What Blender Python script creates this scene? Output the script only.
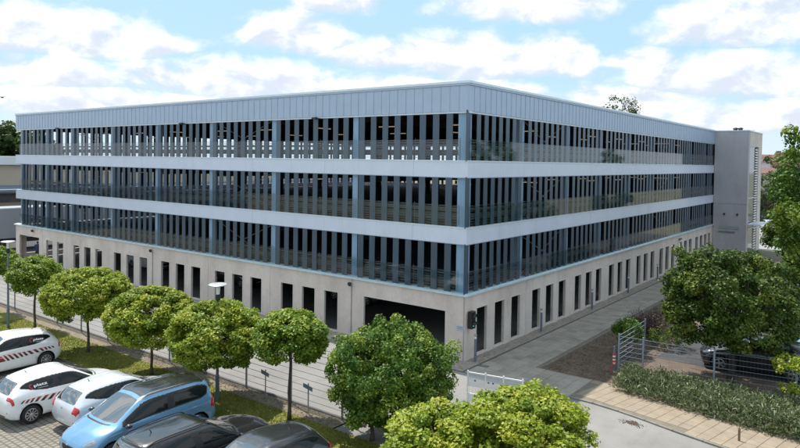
import bpy, bmesh, math, random
import numpy as np
from mathutils import Vector, Matrix
R_ = math.radians
random.seed(7); rng = np.random.default_rng(7)
scene = bpy.context.scene
for o in list(bpy.data.objects): bpy.data.objects.remove(o)
COL = scene.collection

# ------------------------------------------------------------------ camera
CAM = Vector((14.9524, -24.2325, 8.6283)); YAW, PITCH, ROLL = 0.6550, 0.0278, 0.0148
fw = Vector((-math.sin(YAW)*math.cos(PITCH), math.cos(YAW)*math.cos(PITCH), -math.sin(PITCH)))
rt0 = Vector((math.cos(YAW), math.sin(YAW), 0)); up0 = rt0.cross(fw)
rt = math.cos(ROLL)*rt0 + math.sin(ROLL)*up0; up = -math.sin(ROLL)*rt0 + math.cos(ROLL)*up0
cam = bpy.data.cameras.new('camera'); cam_o = bpy.data.objects.new('camera', cam); COL.objects.link(cam_o)
cam_o.matrix_world = Matrix(((rt.x, up.x, -fw.x, CAM.x), (rt.y, up.y, -fw.y, CAM.y), (rt.z, up.z, -fw.z, CAM.z), (0, 0, 0, 1)))
cam.sensor_fit = 'HORIZONTAL'; cam.sensor_width = 36; cam.lens = 36*658.65/800
cam.shift_y = -(224-179.72)/800; cam.clip_start = .1; cam.clip_end = 3000
scene.camera = cam_o
FPX = 658.65
def ray(px, py): return fw + rt*((px-400)/FPX) + up*((179.72-py)/FPX)
def at_depth(px, py, d): return CAM + ray(px, py)*d
def on_z(px, py, z=0.): d = ray(px, py); return CAM + d*((z-CAM.z)/d.z)

# ------------------------------------------------------------------ sky, sun, exposure
SUN_EL = R_(64); SUN_TO = Vector((-0.965, 0.26, 0)).normalized()   # where the sun stands (horizontally)
SUN_DIR = Vector((SUN_TO.x*math.cos(SUN_EL), SUN_TO.y*math.cos(SUN_EL), math.sin(SUN_EL)))
world = bpy.data.worlds.new('World'); scene.world = world; world.use_nodes = True
nt = world.node_tree; nt.nodes.clear()
def N(t, **k):
    n = nt.nodes.new(t)
    for a, b in k.items():
        if a == 'inp':
            for i, v in b.items():
                if hasattr(v, 'is_output'): nt.links.new(v, n.inputs[i])
                else: n.inputs[i].default_value = v
        else: setattr(n, a, b)
    return n
def M(op, *a, clamp=False):
    n = N('ShaderNodeMath', operation=op, use_clamp=clamp)
    for i, v in enumerate(a):
        if hasattr(v, 'is_output'): nt.links.new(v, n.inputs[i])
        else: n.inputs[i].default_value = v
    return n.outputs[0]
def smooth(v, a, b, lo=0., hi=1.):
    return N('ShaderNodeMapRange', interpolation_type='SMOOTHSTEP', inp={0: v, 1: a, 2: b, 3: lo, 4: hi}).outputs[0]
sky = N('ShaderNodeTexSky', sky_type='NISHITA', sun_disc=False)
sky.sun_elevation = SUN_EL; sky.sun_rotation = math.atan2(SUN_TO.x, SUN_TO.y); sky.altitude = 60; sky.air_density = 1.1; sky.dust_density = 1.4
tc = N('ShaderNodeTexCoord'); D = tc.outputs['Generated']
sep = N('ShaderNodeSeparateXYZ', inp={0: D}); X, Y, Z = sep.outputs
az = M('ARCTAN2', M('MULTIPLY', X, -1.), Y)                 # azimuth, 0 at +Y, growing towards -X
hor = M('SQRT', M('ADD', M('MULTIPLY', X, X), M('MULTIPLY', Y, Y)))
el = M('ARCTAN2', Z, hor)
# clouds: cumulus heaps with crisp tops and soft, slightly shaded bases; angular coordinates
elz = M('POWER', M('MAXIMUM', el, 0.001), 0.9)
cv = N('ShaderNodeCombineXYZ', inp={0: az, 1: M('MULTIPLY', elz, 1.5), 2: 0.37}).outputs[0]
def fbm(vec, scale, det, rough, off=(0, 0, 0), dist=0.):
    mp = N('ShaderNodeMapping', inp={0: vec, 1: off})
    return N('ShaderNodeTexNoise', inp={'Vector': mp.outputs[0], 'Scale': scale, 'Detail': det, 'Roughness': rough, 'Distortion': dist}).outputs[0]
puff = M('SUBTRACT', fbm(cv, 13., 9, .57, (4.3, 1.7, 0), .25), .5)
puff_up = M('SUBTRACT', fbm(N('ShaderNodeVectorMath', operation='ADD', inp={0: cv, 1: (.012, .022, 0)}).outputs[0], 13., 9, .57, (4.3, 1.7, 0), .25), .5)
wide = M('SUBTRACT', fbm(cv, 3.4, 6, .55, (1.3, 7.7, 0), .2), .5)
# the heaps in view (a direction and angular half width, height above and below its waist, in photo pixels)
q = None; tone = None
for px, py, sx, su, sd in ((55, 42, 130, 42, 16), (150, 46, 48, 20, 12), (40, 76, 85, 24, 12), (300, 40, 70, 32, 14), (395, 56, 80, 22, 14), (225, 80, 120, 26, 24), (460, 62, 75, 38, 26), (545, 58, 62, 24, 22),
        (520, 6, 110, 24, 18), (335, -2, 50, 18, 18), (755, 26, 95, 42, 22), (720, 84, 110, 36, 16), (640, 62, 40, 14, 10), (110, 102, 170, 16, 22), (620, 100, 110, 18, 24), (420, 92, 160, 18, 24), (760, 116, 90, 16, 16)):
    d = ray(px, py).normalized(); a0 = math.atan2(-d.x, d.y); e0 = math.asin(d.z)
    u = M('DIVIDE', M('SUBTRACT', az, a0), sx/FPX); dv = M('SUBTRACT', el, e0)
    v = M('ADD', M('DIVIDE', M('MAXIMUM', dv, 0.), su/FPX), M('DIVIDE', M('MINIMUM', dv, 0.), sd/FPX))
    g = M('SUBTRACT', 1., M('SQRT', M('ADD', M('MULTIPLY', u, u), M('MULTIPLY', v, v))))
    if q is None: q, tone = g, v
    else:
        w = M('GREATER_THAN', g, q); tone = M('ADD', M('MULTIPLY', w, v), M('MULTIPLY', M('SUBTRACT', 1., w), tone)); q = M('MAXIMUM', q, g)
q = M('ADD', M('MAXIMUM', q, -.6), M('MULTIPLY', puff, 1.9))
# the same broken cumulus goes on over the rest of the sky
rest_q = M('ADD', M('MULTIPLY', wide, 5.), M('ADD', M('MULTIPLY', puff, 1.2), .1))
away = M('MAXIMUM', smooth(M('ABSOLUTE', M('SUBTRACT', az, YAW)), .62, .85), smooth(el, .27, .42))
q = M('ADD', M('MULTIPLY', q, M('SUBTRACT', 1., away)), M('MULTIPLY', rest_q, away))
cover = smooth(q, -.12, .50)
lit = smooth(M('ADD', M('ADD', M('MULTIPLY', M('SUBTRACT', puff, puff_up), 5.), M('MULTIPLY', tone, .55)), M('MULTIPLY', wide, .6)), -.70, .75)
ccol = N('ShaderNodeMix', data_type='RGBA', inp={0: lit, 6: (.50, .54, .615, 1), 7: (.78, .78, .785, 1)}).outputs[2]
haze = smooth(el, -.02, .15, .70, .0)
blue = N('ShaderNodeMix', data_type='RGBA', blend_type='MULTIPLY', inp={0: 1.0, 6: sky.outputs[0], 7: (.10, .105, .105, 1)}).outputs[2]
pale = N('ShaderNodeMix', data_type='RGBA', inp={0: .8, 6: blue, 7: (.34, .525, .665, 1)}).outputs[2]
low = N('ShaderNodeMix', data_type='RGBA', inp={0: haze, 6: pale, 7: (.60, .66, .72, 1)}).outputs[2]
fin = N('ShaderNodeMix', data_type='RGBA', inp={0: M('MULTIPLY', cover, .93), 6: low, 7: ccol}).outputs[2]
bg = N('ShaderNodeBackground', inp={0: fin, 1: 1.0})
nt.links.new(bg.outputs[0], N('ShaderNodeOutputWorld').inputs[0])
sun = bpy.data.lights.new('sun', 'SUN'); sun.energy = 3.7; sun.angle = R_(.6); sun.color = (1, .955, .88)
sun_o = bpy.data.objects.new('sun', sun); COL.objects.link(sun_o)
sun_o.rotation_euler = (-SUN_DIR).to_track_quat('-Z', 'Y').to_euler(); sun_o.location = (-20, 10, 60)
vs = scene.view_settings; vs.view_transform = 'Standard'; vs.look = 'None'; vs.gamma = 1; vs.exposure = 0.64; vs.use_curve_mapping = False

# ------------------------------------------------------------------ materials
MATS = {}
def mat(name, col, rough=.6, metal=0., var=.12, scale=3., bump=0., bscale=40., coat=0., spec=.5, col2=None, stretch=(1, 1, 1), emit=None, estr=0., rvar=.1, detail=5, alpha=1., coords='Object', fine=0., ior=1.5, streak=None):
    if name in MATS: return MATS[name]
    m = bpy.data.materials.new(name); m.use_nodes = True; t = m.node_tree; b = t.nodes['Principled BSDF']
    tcn = t.nodes.new('ShaderNodeTexCoord'); mp = t.nodes.new('ShaderNodeMapping'); mp.inputs[3].default_value = stretch
    if coords == 'World':
        ge = t.nodes.new('ShaderNodeNewGeometry'); t.links.new(ge.outputs['Position'], mp.inputs[0])
    else: t.links.new(tcn.outputs['Object'], mp.inputs[0])
    nz = t.nodes.new('ShaderNodeTexNoise'); nz.inputs['Scale'].default_value = scale; nz.inputs['Detail'].default_value = detail; nz.inputs['Roughness'].default_value = .6
    t.links.new(mp.outputs[0], nz.inputs['Vector'])
    rp = t.nodes.new('ShaderNodeValToRGB'); rp.color_ramp.elements[0].position = .3; rp.color_ramp.elements[1].position = .7
    c2 = col2 if col2 else tuple(min(1, c*(1+var)) for c in col); c1 = col if col2 else tuple(c*(1-var) for c in col)
    rp.color_ramp.elements[0].color = (*c1, 1); rp.color_ramp.elements[1].color = (*c2, 1)
    t.links.new(nz.outputs[0], rp.inputs[0]); co = rp.outputs[0]
    if fine:
        n2 = t.nodes.new('ShaderNodeTexNoise'); n2.inputs['Scale'].default_value = bscale; n2.inputs['Detail'].default_value = 3; t.links.new(mp.outputs[0], n2.inputs['Vector'])
        mr = t.nodes.new('ShaderNodeMapRange'); mr.inputs[1].default_value = .3; mr.inputs[2].default_value = .7; mr.inputs[3].default_value = 1-fine; mr.inputs[4].default_value = 1+fine
        t.links.new(n2.outputs[0], mr.inputs[0]); mx = t.nodes.new('ShaderNodeVectorMath'); mx.operation = 'SCALE'
        t.links.new(co, mx.inputs[0]); t.links.new(mr.outputs[0], mx.inputs['Scale']); co = mx.outputs[0]
    for sc, st, amp, lo, hi in (streak or ()):
        m2 = t.nodes.new('ShaderNodeMapping'); m2.inputs[3].default_value = st; t.links.new(mp.inputs[0].links[0].from_socket, m2.inputs[0])
        n3 = t.nodes.new('ShaderNodeTexNoise'); n3.inputs['Scale'].default_value = sc; n3.inputs['Detail'].default_value = 6; n3.inputs['Roughness'].default_value = .65; t.links.new(m2.outputs[0], n3.inputs['Vector'])
        mr = t.nodes.new('ShaderNodeMapRange'); mr.interpolation_type = 'SMOOTHSTEP'; mr.inputs[1].default_value = lo; mr.inputs[2].default_value = hi; mr.inputs[3].default_value = 1; mr.inputs[4].default_value = 1-amp
        t.links.new(n3.outputs[0], mr.inputs[0]); mx = t.nodes.new('ShaderNodeVectorMath'); mx.operation = 'SCALE'; t.links.new(co, mx.inputs[0]); t.links.new(mr.outputs[0], mx.inputs['Scale']); co = mx.outputs[0]
    t.links.new(co, b.inputs['Base Color'])
    if rvar:
        mr = t.nodes.new('ShaderNodeMapRange'); mr.inputs[3].default_value = max(0, rough-rvar); mr.inputs[4].default_value = min(1, rough+rvar)
        t.links.new(nz.outputs[0], mr.inputs[0]); t.links.new(mr.outputs[0], b.inputs['Roughness'])
    else: b.inputs['Roughness'].default_value = rough
    b.inputs['Metallic'].default_value = metal; b.inputs['Specular IOR Level'].default_value = spec; b.inputs['Coat Weight'].default_value = coat; b.inputs['Coat Roughness'].default_value = .03
    b.inputs['Alpha'].default_value = alpha; b.inputs['IOR'].default_value = ior
    if emit: b.inputs['Emission Color'].default_value = (*emit, 1); b.inputs['Emission Strength'].default_value = estr
    if bump:
        nb = t.nodes.new('ShaderNodeTexNoise'); nb.inputs['Scale'].default_value = bscale; nb.inputs['Detail'].default_value = 6; t.links.new(mp.outputs[0], nb.inputs['Vector'])
        bm_ = t.nodes.new('ShaderNodeBump'); bm_.inputs['Strength'].default_value = bump; bm_.inputs['Distance'].default_value = .02
        t.links.new(nb.outputs[0], bm_.inputs['Height']); t.links.new(bm_.outputs[0], b.inputs['Normal'])
    MATS[name] = m; return m
def leaf_mat(name, dark, mid, light, trans=.35):
    m = bpy.data.materials.new(name); m.use_nodes = True; t = m.node_tree; b = t.nodes['Principled BSDF']; out = t.nodes['Material Output']
    at = t.nodes.new('ShaderNodeAttribute'); at.attribute_name = 'tone'
    rp = t.nodes.new('ShaderNodeValToRGB'); e = rp.color_ramp.elements; e[0].color = (*dark, 1); e[1].color = (*light, 1); e.new(.5).color = (*mid, 1)
    t.links.new(at.outputs['Fac'], rp.inputs[0]); t.links.new(rp.outputs[0], b.inputs['Base Color']); b.inputs['Roughness'].default_value = .5; b.inputs['Specular IOR Level'].default_value = .35
    tr = t.nodes.new('ShaderNodeBsdfTranslucent'); t.links.new(rp.outputs[0], tr.inputs[0]); mx = t.nodes.new('ShaderNodeMixShader'); mx.inputs[0].default_value = trans
    t.links.new(b.outputs[0], mx.inputs[1]); t.links.new(tr.outputs[0], mx.inputs[2]); t.links.new(mx.outputs[0], out.inputs[0]); return m

# ------------------------------------------------------------------ object helpers
def link(name, me, parent=None, loc=None, rz=None):
    o = bpy.data.objects.new(name, me); COL.objects.link(o)
    if parent is not None: o.parent = parent
    if loc is not None: o.location = loc
    if rz is not None: o.rotation_euler.z = rz
    return o
def tag(o, label=None, cat=None, group=None, kind=None):
    if label: o['label'] = label
    if cat: o['category'] = cat
    if group: o['group'] = group
    if kind: o['kind'] = kind
    return o
def thing(name, label, cat, loc=(0, 0, 0), rz=0., group=None):
    return tag(link(name, None, None, loc, rz), label, cat, group)
class MB:
    def __init__(s): s.v = []; s.f = []; s.m = []
    def add(s, vs, fs, mi=0):
        n = len(s.v); s.v += [tuple(v) for v in vs]; s.f += [tuple(n+i for i in f) for f in fs]; s.m += [mi]*len(fs); return s
    def box(s, a, b, mi=0):
        x0, y0, z0 = a; x1, y1, z1 = b
        return s.add([(x0,y0,z0),(x1,y0,z0),(x1,y1,z0),(x0,y1,z0),(x0,y0,z1),(x1,y0,z1),(x1,y1,z1),(x0,y1,z1)],
                     [(0,3,2,1),(4,5,6,7),(0,1,5,4),(1,2,6,5),(2,3,7,6),(3,0,4,7)], mi)
    def bbox(s, a, b, c=.02, mi=0):       # box with chamfered top edges
        x0, y0, z0 = a; x1, y1, z1 = b
        return s.add([(x0,y0,z0),(x1,y0,z0),(x1,y1,z0),(x0,y1,z0),(x0,y0,z1-c),(x1,y0,z1-c),(x1,y1,z1-c),(x0,y1,z1-c),(x0+c,y0+c,z1),(x1-c,y0+c,z1),(x1-c,y1-c,z1),(x0+c,y1-c,z1)],
                     [(0,3,2,1),(8,9,10,11)]+[(i,(i+1)%4,4+(i+1)%4,4+i) for i in range(4)]+[(4+i,4+(i+1)%4,8+(i+1)%4,8+i) for i in range(4)], mi)
    def tube(s, p, q, r0, r1=None, n=8, mi=0, cap=True):
        p, q = Vector(p), Vector(q); r1 = r0 if r1 is None else r1
        d = (q-p).normalized(); a = d.orthogonal().normalized(); b = d.cross(a); vs = []
        for c, r in ((p, r0), (q, r1)):
            for i in range(n):
                t = 2*math.pi*i/n; vs.append(c+a*(r*math.cos(t))+b*(r*math.sin(t)))
        fs = [(i, (i+1) % n, n+(i+1) % n, n+i) for i in range(n)]
        if cap: fs += [tuple(range(n))[::-1], tuple(range(n, 2*n))]
        return s.add(vs, fs, mi)
    def lathe(s, prof, n=16, c=(0, 0, 0), mi=0, axis='z'):
        vs = []
        for r, z in prof:
            for i in range(n):
                t = 2*math.pi*i/n; a, b = r*math.cos(t), r*math.sin(t)
                vs.append((c[0]+a, c[1]+b, c[2]+z) if axis == 'z' else (c[0]+a, c[1]+z, c[2]+b))
        fs = []
        for k in range(len(prof)-1):
            for i in range(n):
                q = (k*n+i, k*n+(i+1) % n, (k+1)*n+(i+1) % n, (k+1)*n+i); fs.append(q if axis == 'z' else q[::-1])
        fs.append(tuple(range(n))[::-1] if axis == 'z' else tuple(range(n))); e = tuple(range((len(prof)-1)*n, len(prof)*n)); fs.append(e if axis == 'z' else e[::-1])
        return s.add(vs, fs, mi)
    def prism(s, poly, z0, z1, mi=0):
        n = len(poly); return s.add([(x, y, z0) for x, y in poly]+[(x, y, z1) for x, y in poly],
                                    [tuple(range(n))[::-1], tuple(range(n, 2*n))]+[(i, (i+1) % n, n+(i+1) % n, n+i) for i in range(n)], mi)
    def mesh(s, name, *mats, smooth=False):
        me = bpy.data.meshes.new(name); me.from_pydata(s.v, [], s.f)
        for m in mats: me.materials.append(m)
        if len(mats) > 1: me.polygons.foreach_set('material_index', s.m)
        if smooth: me.polygons.foreach_set('use_smooth', [True]*len(me.polygons))
        me.update(); return me
    def build(s, name, m, parent=None, smooth=False, loc=None, rz=None):
        ms = m if isinstance(m, (list, tuple)) else [m]
        return link(name, s.mesh(name, *ms, smooth=smooth), parent, loc, rz)
def poly_sheet(name, pts, z, m, kind='structure'):
    b = MB(); b.add([(x, y, z) for x, y in pts], [tuple(range(len(pts)))]); return tag(b.build(name, m), kind=kind)
# ------------------------------------------------------------------ building materials
m_clad = mat('metal_cladding', (.43, .52, .655), .40, .25, .06, 1.2, coords='World', spec=.5, bump=.12, bscale=1.3, streak=((6., (1, 1, .04), .07, .5, .75),))
m_band = mat('metal_band', (.69, .745, .875), .36, .15, .04, .8, coords='World', bump=.14, bscale=.9, streak=((7., (1, 1, .04), .07, .52, .75),))
m_flash = mat('metal_flashing', (.72, .80, .86), .35, .3, .06, 2., coords='World')
m_ledge = mat('ledge_flashing', (.60, .745, .80), .35, .2, .07, 3., coords='World', bump=.1, bscale=6)
m_slat = mat('slat_paint', (.075, .112, .155), .33, .25, .10, 1.5, coords='World', stretch=(1, 1, .3))
m_col = mat('column_paint', (.27, .41, .58), .42, .2, .09, 1.5, coords='World', stretch=(1, 1, .3))
m_conc = mat('pinkish_concrete', (.62, .53, .478), .85, 0, .10, .7, bump=.25, bscale=30, coords='World', stretch=(1, 1, .22), fine=.09, detail=8, streak=((3., (1, 1, .10), .08, .48, .75), (1.1, (1, 1, 1), .12, .5, .7), (.35, (1, 1, 1), .10, .45, .65)), col2=(.76, .675, .615))
m_conc2 = mat('tower_concrete', (.42, .405, .43), .85, 0, .1, .5, bump=.25, bscale=25, coords='World', stretch=(1, 1, .4), fine=.06, streak=((3., (1, 1, .08), .08, .48, .75), (.8, (1, 1, 1), .10, .5, .7)), col2=(.50, .48, .505))
m_reveal = mat('window_frame_light', (.66, .62, .58), .6, 0, .06, 2, coords='World')
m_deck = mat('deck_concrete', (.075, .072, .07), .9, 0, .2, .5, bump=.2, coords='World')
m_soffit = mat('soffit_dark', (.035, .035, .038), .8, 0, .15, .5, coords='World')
m_galv = mat('galvanised_steel', (.38, .41, .44), .45, .6, .12, 3., coords='World')
m_rod = mat('mesh_steel', (.20, .24, .27), .5, .3, .1, 3., coords='World')
m_rail = mat('rail_grey', (.10, .11, .12), .5, .3, .15, 3., coords='World')
m_tube = mat('lamp_tube', (.8, .7, .55), .4, emit=(1, .74, .45), estr=.17)
m_dark = mat('dark_metal', (.03, .032, .036), .45, .2, .15, 4)
m_post = mat('post_paint', (.16, .20, .25), .45, .3, .1, 4)
m_white = mat('white_paint', (.78, .78, .77), .45, 0, .04, 3)

ZROOF, ZPB, ZA1, ZA0, ZB1, ZB0, ZC = 12.14, 10.83, 8.71, 7.94, 5.81, 5.04, 2.86
LX, LY = 44.4, 45.8
garage = thing('parking_garage', 'long multi-storey car park with grey metal bands, vertical slats and pale concrete ground floor', 'building')
lcols = [-.46, -6.6, -12.55, -18.1, -23.85, -29.4, -35.2, -39.3, -43.75]
rcols = [.46, 5.45, 11.05, 16.15, 21.55, 27., 32.35, 37.7, 42.9, 45.45]
ROWS = ((ZC+.05, ZB0), (ZB1, ZA0), (ZA1, ZPB))
# facade frames: a place (s along the facade from the corner, depth inwards) -> world, for the four sides
def fL(s, d): return (-s, d)
def fR(s, d): return (-d, s)
def fBk(s, d): return (-s, LY-d)
def fW(s, d): return (-LX+d, s)
def fbox(b, F, s0, s1, d0, d1, z0, z1, mi=0):
    (xa, ya), (xb, yb) = F(s0, d0), F(s1, d1)
    return b.box((min(xa, xb), min(ya, yb), z0), (max(xa, xb), max(ya, yb), z1), mi)
# floors, roof, beams
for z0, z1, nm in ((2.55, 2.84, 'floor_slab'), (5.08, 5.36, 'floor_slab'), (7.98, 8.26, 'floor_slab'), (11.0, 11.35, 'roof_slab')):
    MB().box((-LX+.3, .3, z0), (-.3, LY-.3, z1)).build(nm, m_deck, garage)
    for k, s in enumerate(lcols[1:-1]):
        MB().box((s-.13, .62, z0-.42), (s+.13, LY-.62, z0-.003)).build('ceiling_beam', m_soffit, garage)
MB().box((-LX+.35, .35, .004), (-.35, LY-.35, .02)).build('ground_floor', mat('ground_deck', (.16, .155, .15), .85, 0, .2, .5, coords='World', bump=.2), garage)
MB().box((-5.75, 1.5, 1.92), (-1.0, 1.58, 2.02)).build('height_bar', mat('bar_yellow', (.45, .33, .10), .6), garage)
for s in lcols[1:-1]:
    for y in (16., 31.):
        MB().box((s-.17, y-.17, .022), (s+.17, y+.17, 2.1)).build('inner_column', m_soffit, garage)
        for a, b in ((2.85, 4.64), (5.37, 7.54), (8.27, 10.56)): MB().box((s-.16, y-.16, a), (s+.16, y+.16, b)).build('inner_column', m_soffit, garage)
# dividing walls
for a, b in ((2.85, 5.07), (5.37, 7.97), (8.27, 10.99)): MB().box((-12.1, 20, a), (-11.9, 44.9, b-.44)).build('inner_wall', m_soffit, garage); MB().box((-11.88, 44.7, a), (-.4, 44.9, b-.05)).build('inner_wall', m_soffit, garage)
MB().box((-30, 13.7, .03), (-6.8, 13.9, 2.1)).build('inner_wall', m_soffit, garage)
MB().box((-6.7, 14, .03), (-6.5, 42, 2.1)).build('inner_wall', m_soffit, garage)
# lamp tubes under the ceilings
tube_me = MB().box((-.65, -.05, -.05), (.65, .05, 0)).mesh('light_tube', m_tube)
for zc in (4.62, 7.52, 10.55):
    for i in range(9):
        for y in (4.2, 11.4):
            x = -2.6-4.9*i-random.uniform(0, .8)
            link('light_tube', tube_me, garage, (x, y, zc), 0 if (i+int(y)) % 3 else math.pi/2)
    for y in (19.5, 25., 30.6, 36., 41.):
        for x in (-2.2, -5.): link('light_tube', tube_me, garage, (x, y, zc), math.pi/2 if y % 2 else 0)
# parapet cladding: one tray panel every 48 cm with a standing seam
def tray(w, rear=False):
    b = MB(); b.box((0, -.0, ZPB), (w, .08, ZROOF-.20)); b.box((w-.022, -.018, ZPB+.002), (w-.002, .0, ZROOF-.2)); return b
npl = 92; wl = LX/npl; me_l = tray(wl).mesh('cladding_panel', m_clad)
for i in range(npl): link('cladding_panel', me_l, garage, (-LX+i*wl, random.uniform(-.004, .0), 0))
npr = 95; wr = LY/npr; me_r = tray(wr).mesh('cladding_panel', m_clad)
for i in range(npr): link('cladding_panel', me_r, garage, (random.uniform(0, .004), i*wr, 0), math.pi/2)
b = MB(); fbox(b, fBk, 0, LX, 0, .1, ZPB, ZROOF); b.build('rear_parapet', m_clad, garage)
b = MB(); fbox(b, fW, 0, LY, 0, .1, ZPB, ZROOF); b.build('rear_parapet', m_clad, garage)
# coping: flashing strip and cap
for F, Ln in ((fL, LX), (fR, LY)):
    o = 0 if F is fL else .0
    b = MB(); fbox(b, F, -.045 if F is fL else .20, Ln, -.045, .2, ZROOF-.19, ZROOF-.10); b.build('coping_strip', m_clad, garage)
    b = MB(); fbox(b, F, -.07 if F is fL else .30, Ln, -.07, .3, ZROOF-.10, ZROOF); b.build('coping', m_flash, garage)
    b = MB(); fbox(b, F, .0 if F is fL else .30, Ln, .04, .3, ZPB-.07, ZPB-.004); b.build('soffit_trim', m_flash, garage)
MB().box((-LX+.35, .35, 11.36), (-.35, LY-.35, 11.42)).build('roof_covering', mat('roof_membrane', (.3, .3, .31), .8), garage)
# storey bands of long smooth panels with open joints
def band(F, Ln, cuts, z0, z1):
    edges = [0.] + cuts + [Ln]
    for k in range(len(edges)-1):
        a = edges[k]+(.006 if k else (0. if F is fL else .14)); c = edges[k+1]-.006
        b = MB(); fbox(b, F, a, c, random.uniform(0, .004), .14, z0+.03, z1-.05); b.build('band_panel', m_band, garage)
    st = -.03 if F is fL else .16
    b = MB(); fbox(b, F, st, Ln, -.03, .16, z1-.05, z1); b.build('band_cap', m_flash, garage)
    b = MB(); fbox(b, F, 0 if F is fL else .16, Ln, .015, .16, z0, z0+.03); b.build('band_drip', m_clad, garage)
for z0, z1 in ((ZB0, ZB1), (ZA0, ZA1)):
    band(fL, LX, [5.6*k+2.9 for k in range(8) if 5.6*k+2.9 < LX-2], z0, z1); band(fR, LY, [5.6*k+2.9 for k in range(8)], z0, z1)
    for F, Ln in ((fBk, LX), (fW, LY)):
        b = MB(); fbox(b, F, .2, Ln-.2, 0, .12, z0, z1); b.build('rear_band', m_band, garage)
# sloped ledge flashing above the concrete storey
def ledge(F, Ln, st):
    b = MB(); pts = [(-.13, ZC-.03), (-.13, ZC+.03), (.22, ZC+.10), (.22, ZC-.03)]
    vs = []
    for s, e in ((st, 0), (Ln, 1)):
        for d, z in pts:
            x, y = F((s if e else (-.13 if d < 0 else .22)), d); vs.append((x, y, z))
    b.add(vs, [(0, 1, 2, 3), (7, 6, 5, 4), (0, 4, 5, 1), (1, 5, 6, 2), (2, 6, 7, 3), (3, 7, 4, 0)]); b.build('ledge_flashing', m_ledge, garage)
ledge(fL, LX+.1, 0); ledge(fR, LY, 0)
# columns: rolled H sections
def hcol(F, s, z0, z1):
    b = MB(); w = .17
    fbox(b, F, s-w, s+w, .20, .225, z0, z1); fbox(b, F, s-w, s+w, .50, .525, z0, z1); fbox(b, F, s-.012, s+.012, .225, .50, z0, z1)
    fbox(b, F, s-w+.015, s-w+.03, .225, .5, z0, z1); return b.build('column', m_col, garage)
for s in lcols[1:]: hcol(fL, -s, ZC+.1, ZPB+.1)
for s in rcols[1:]: hcol(fR, s, ZC+.1, ZPB+.1)
b = MB(); b.box((-.62, .18, ZC+.1), (-.20, .60, ZPB+.1)); b.box((-.19, .30, ZC+.1), (-.165, .48, ZPB+.1)); b.build('column', m_col, garage)
# vertical slats
slats = []
def slat_rows(F, cols, rear=False):
    for k in range(len(cols)-1):
        a, c = abs(cols[k]), abs(cols[k+1]); n = max(3, round((c-a-.34)/.685)); p = (c-a-.34)/n
        for i in range(n):
            s = a+.17+p*(i+.5)
            for z0, z1 in ROWS: slats.append((F, s, z0, z1, rear))
slat_rows(fL, lcols); slat_rows(fR, rcols); slat_rows(fBk, [.3]+[abs(c) for c in lcols[1:]], True); slat_rows(fW, [.3]+rcols[1:], True)
for F, e in ((fL, .115), (fR, .115)):
    for z0, z1 in ROWS: slats.append((F, e-.02, z0, z1, False)) if F is fR else None
def slat_mesh(F, z0, z1):
    b = MB(); w = .168
    # folded sheet: face with two returned flanges
    fbox(b, F, -w, w, .045, .053, z0-.05, z1+.05); fbox(b, F, -w, -w+.006, .053, .07, z0-.05, z1+.05); fbox(b, F, w-.006, w, .053, .07, z0-.05, z1+.05)
    return b
cache = {}; rest = MB(); 
def sdist(t): x, y = t[0](t[1], 0); return (Vector((x, y, t[2]))-CAM).length + (1000 if t[4] else 0)
for i, t in enumerate(sorted(slats, key=sdist)):
    F, s, z0, z1, rear = t; x, y = F(s, 0)
    if i < 300:
        key = (F, z0)
        if key not in cache:
            bb = slat_mesh(F, z0, z1); cache[key] = bb.mesh('slat', m_slat)
        link('slat', cache[key], garage, (x, y, 0))
    else:
        bb = slat_mesh(F, z0, z1) if not rear else fbox(MB(), F, -.165, .165, .04, .06, z0-.05, z1+.05)
        ox, oy = F(s, 0)
        rest.add([(vx+ox, vy+oy, vz) for vx, vy, vz in bb.v] if not rear else [(vx+ox-F(0, 0)[0], vy+oy-F(0, 0)[1], vz) for vx, vy, vz in bb.v], bb.f)
tag(rest.build('slat', m_slat, garage), kind='stuff')
# wire mesh guard behind the slats, up to rail height, with a crash rail inside
def guard(F, a, c, z):
    b = MB(); h = .92
    for i in range(8): fbox(b, F, a, c, .150, .160, z+.03+i*h/8, z+.03+i*h/8+.016)
    n = int((c-a)/1.1)
    for i in range(n+1): s = a+(c-a)*i/n; fbox(b, F, s-.007, s+.007, .161, .169, z, z+h+.02)
    tag(b.build('guard_mesh', m_rod, garage), kind='stuff')
    b = MB(); fbox(b, F, a, c, .8, .86, z+.15, z+.42); fbox(b, F, a, c, .8, .85, z+.56, z+.66); b.build('crash_rail', m_rail, garage)
for F, cols in ((fL, lcols), (fR, rcols)):
    for k in range(len(cols)-1):
        for z0, z1 in ROWS: guard(F, abs(cols[k])+.05, abs(cols[k+1])-.05, z0+.06)
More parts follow.
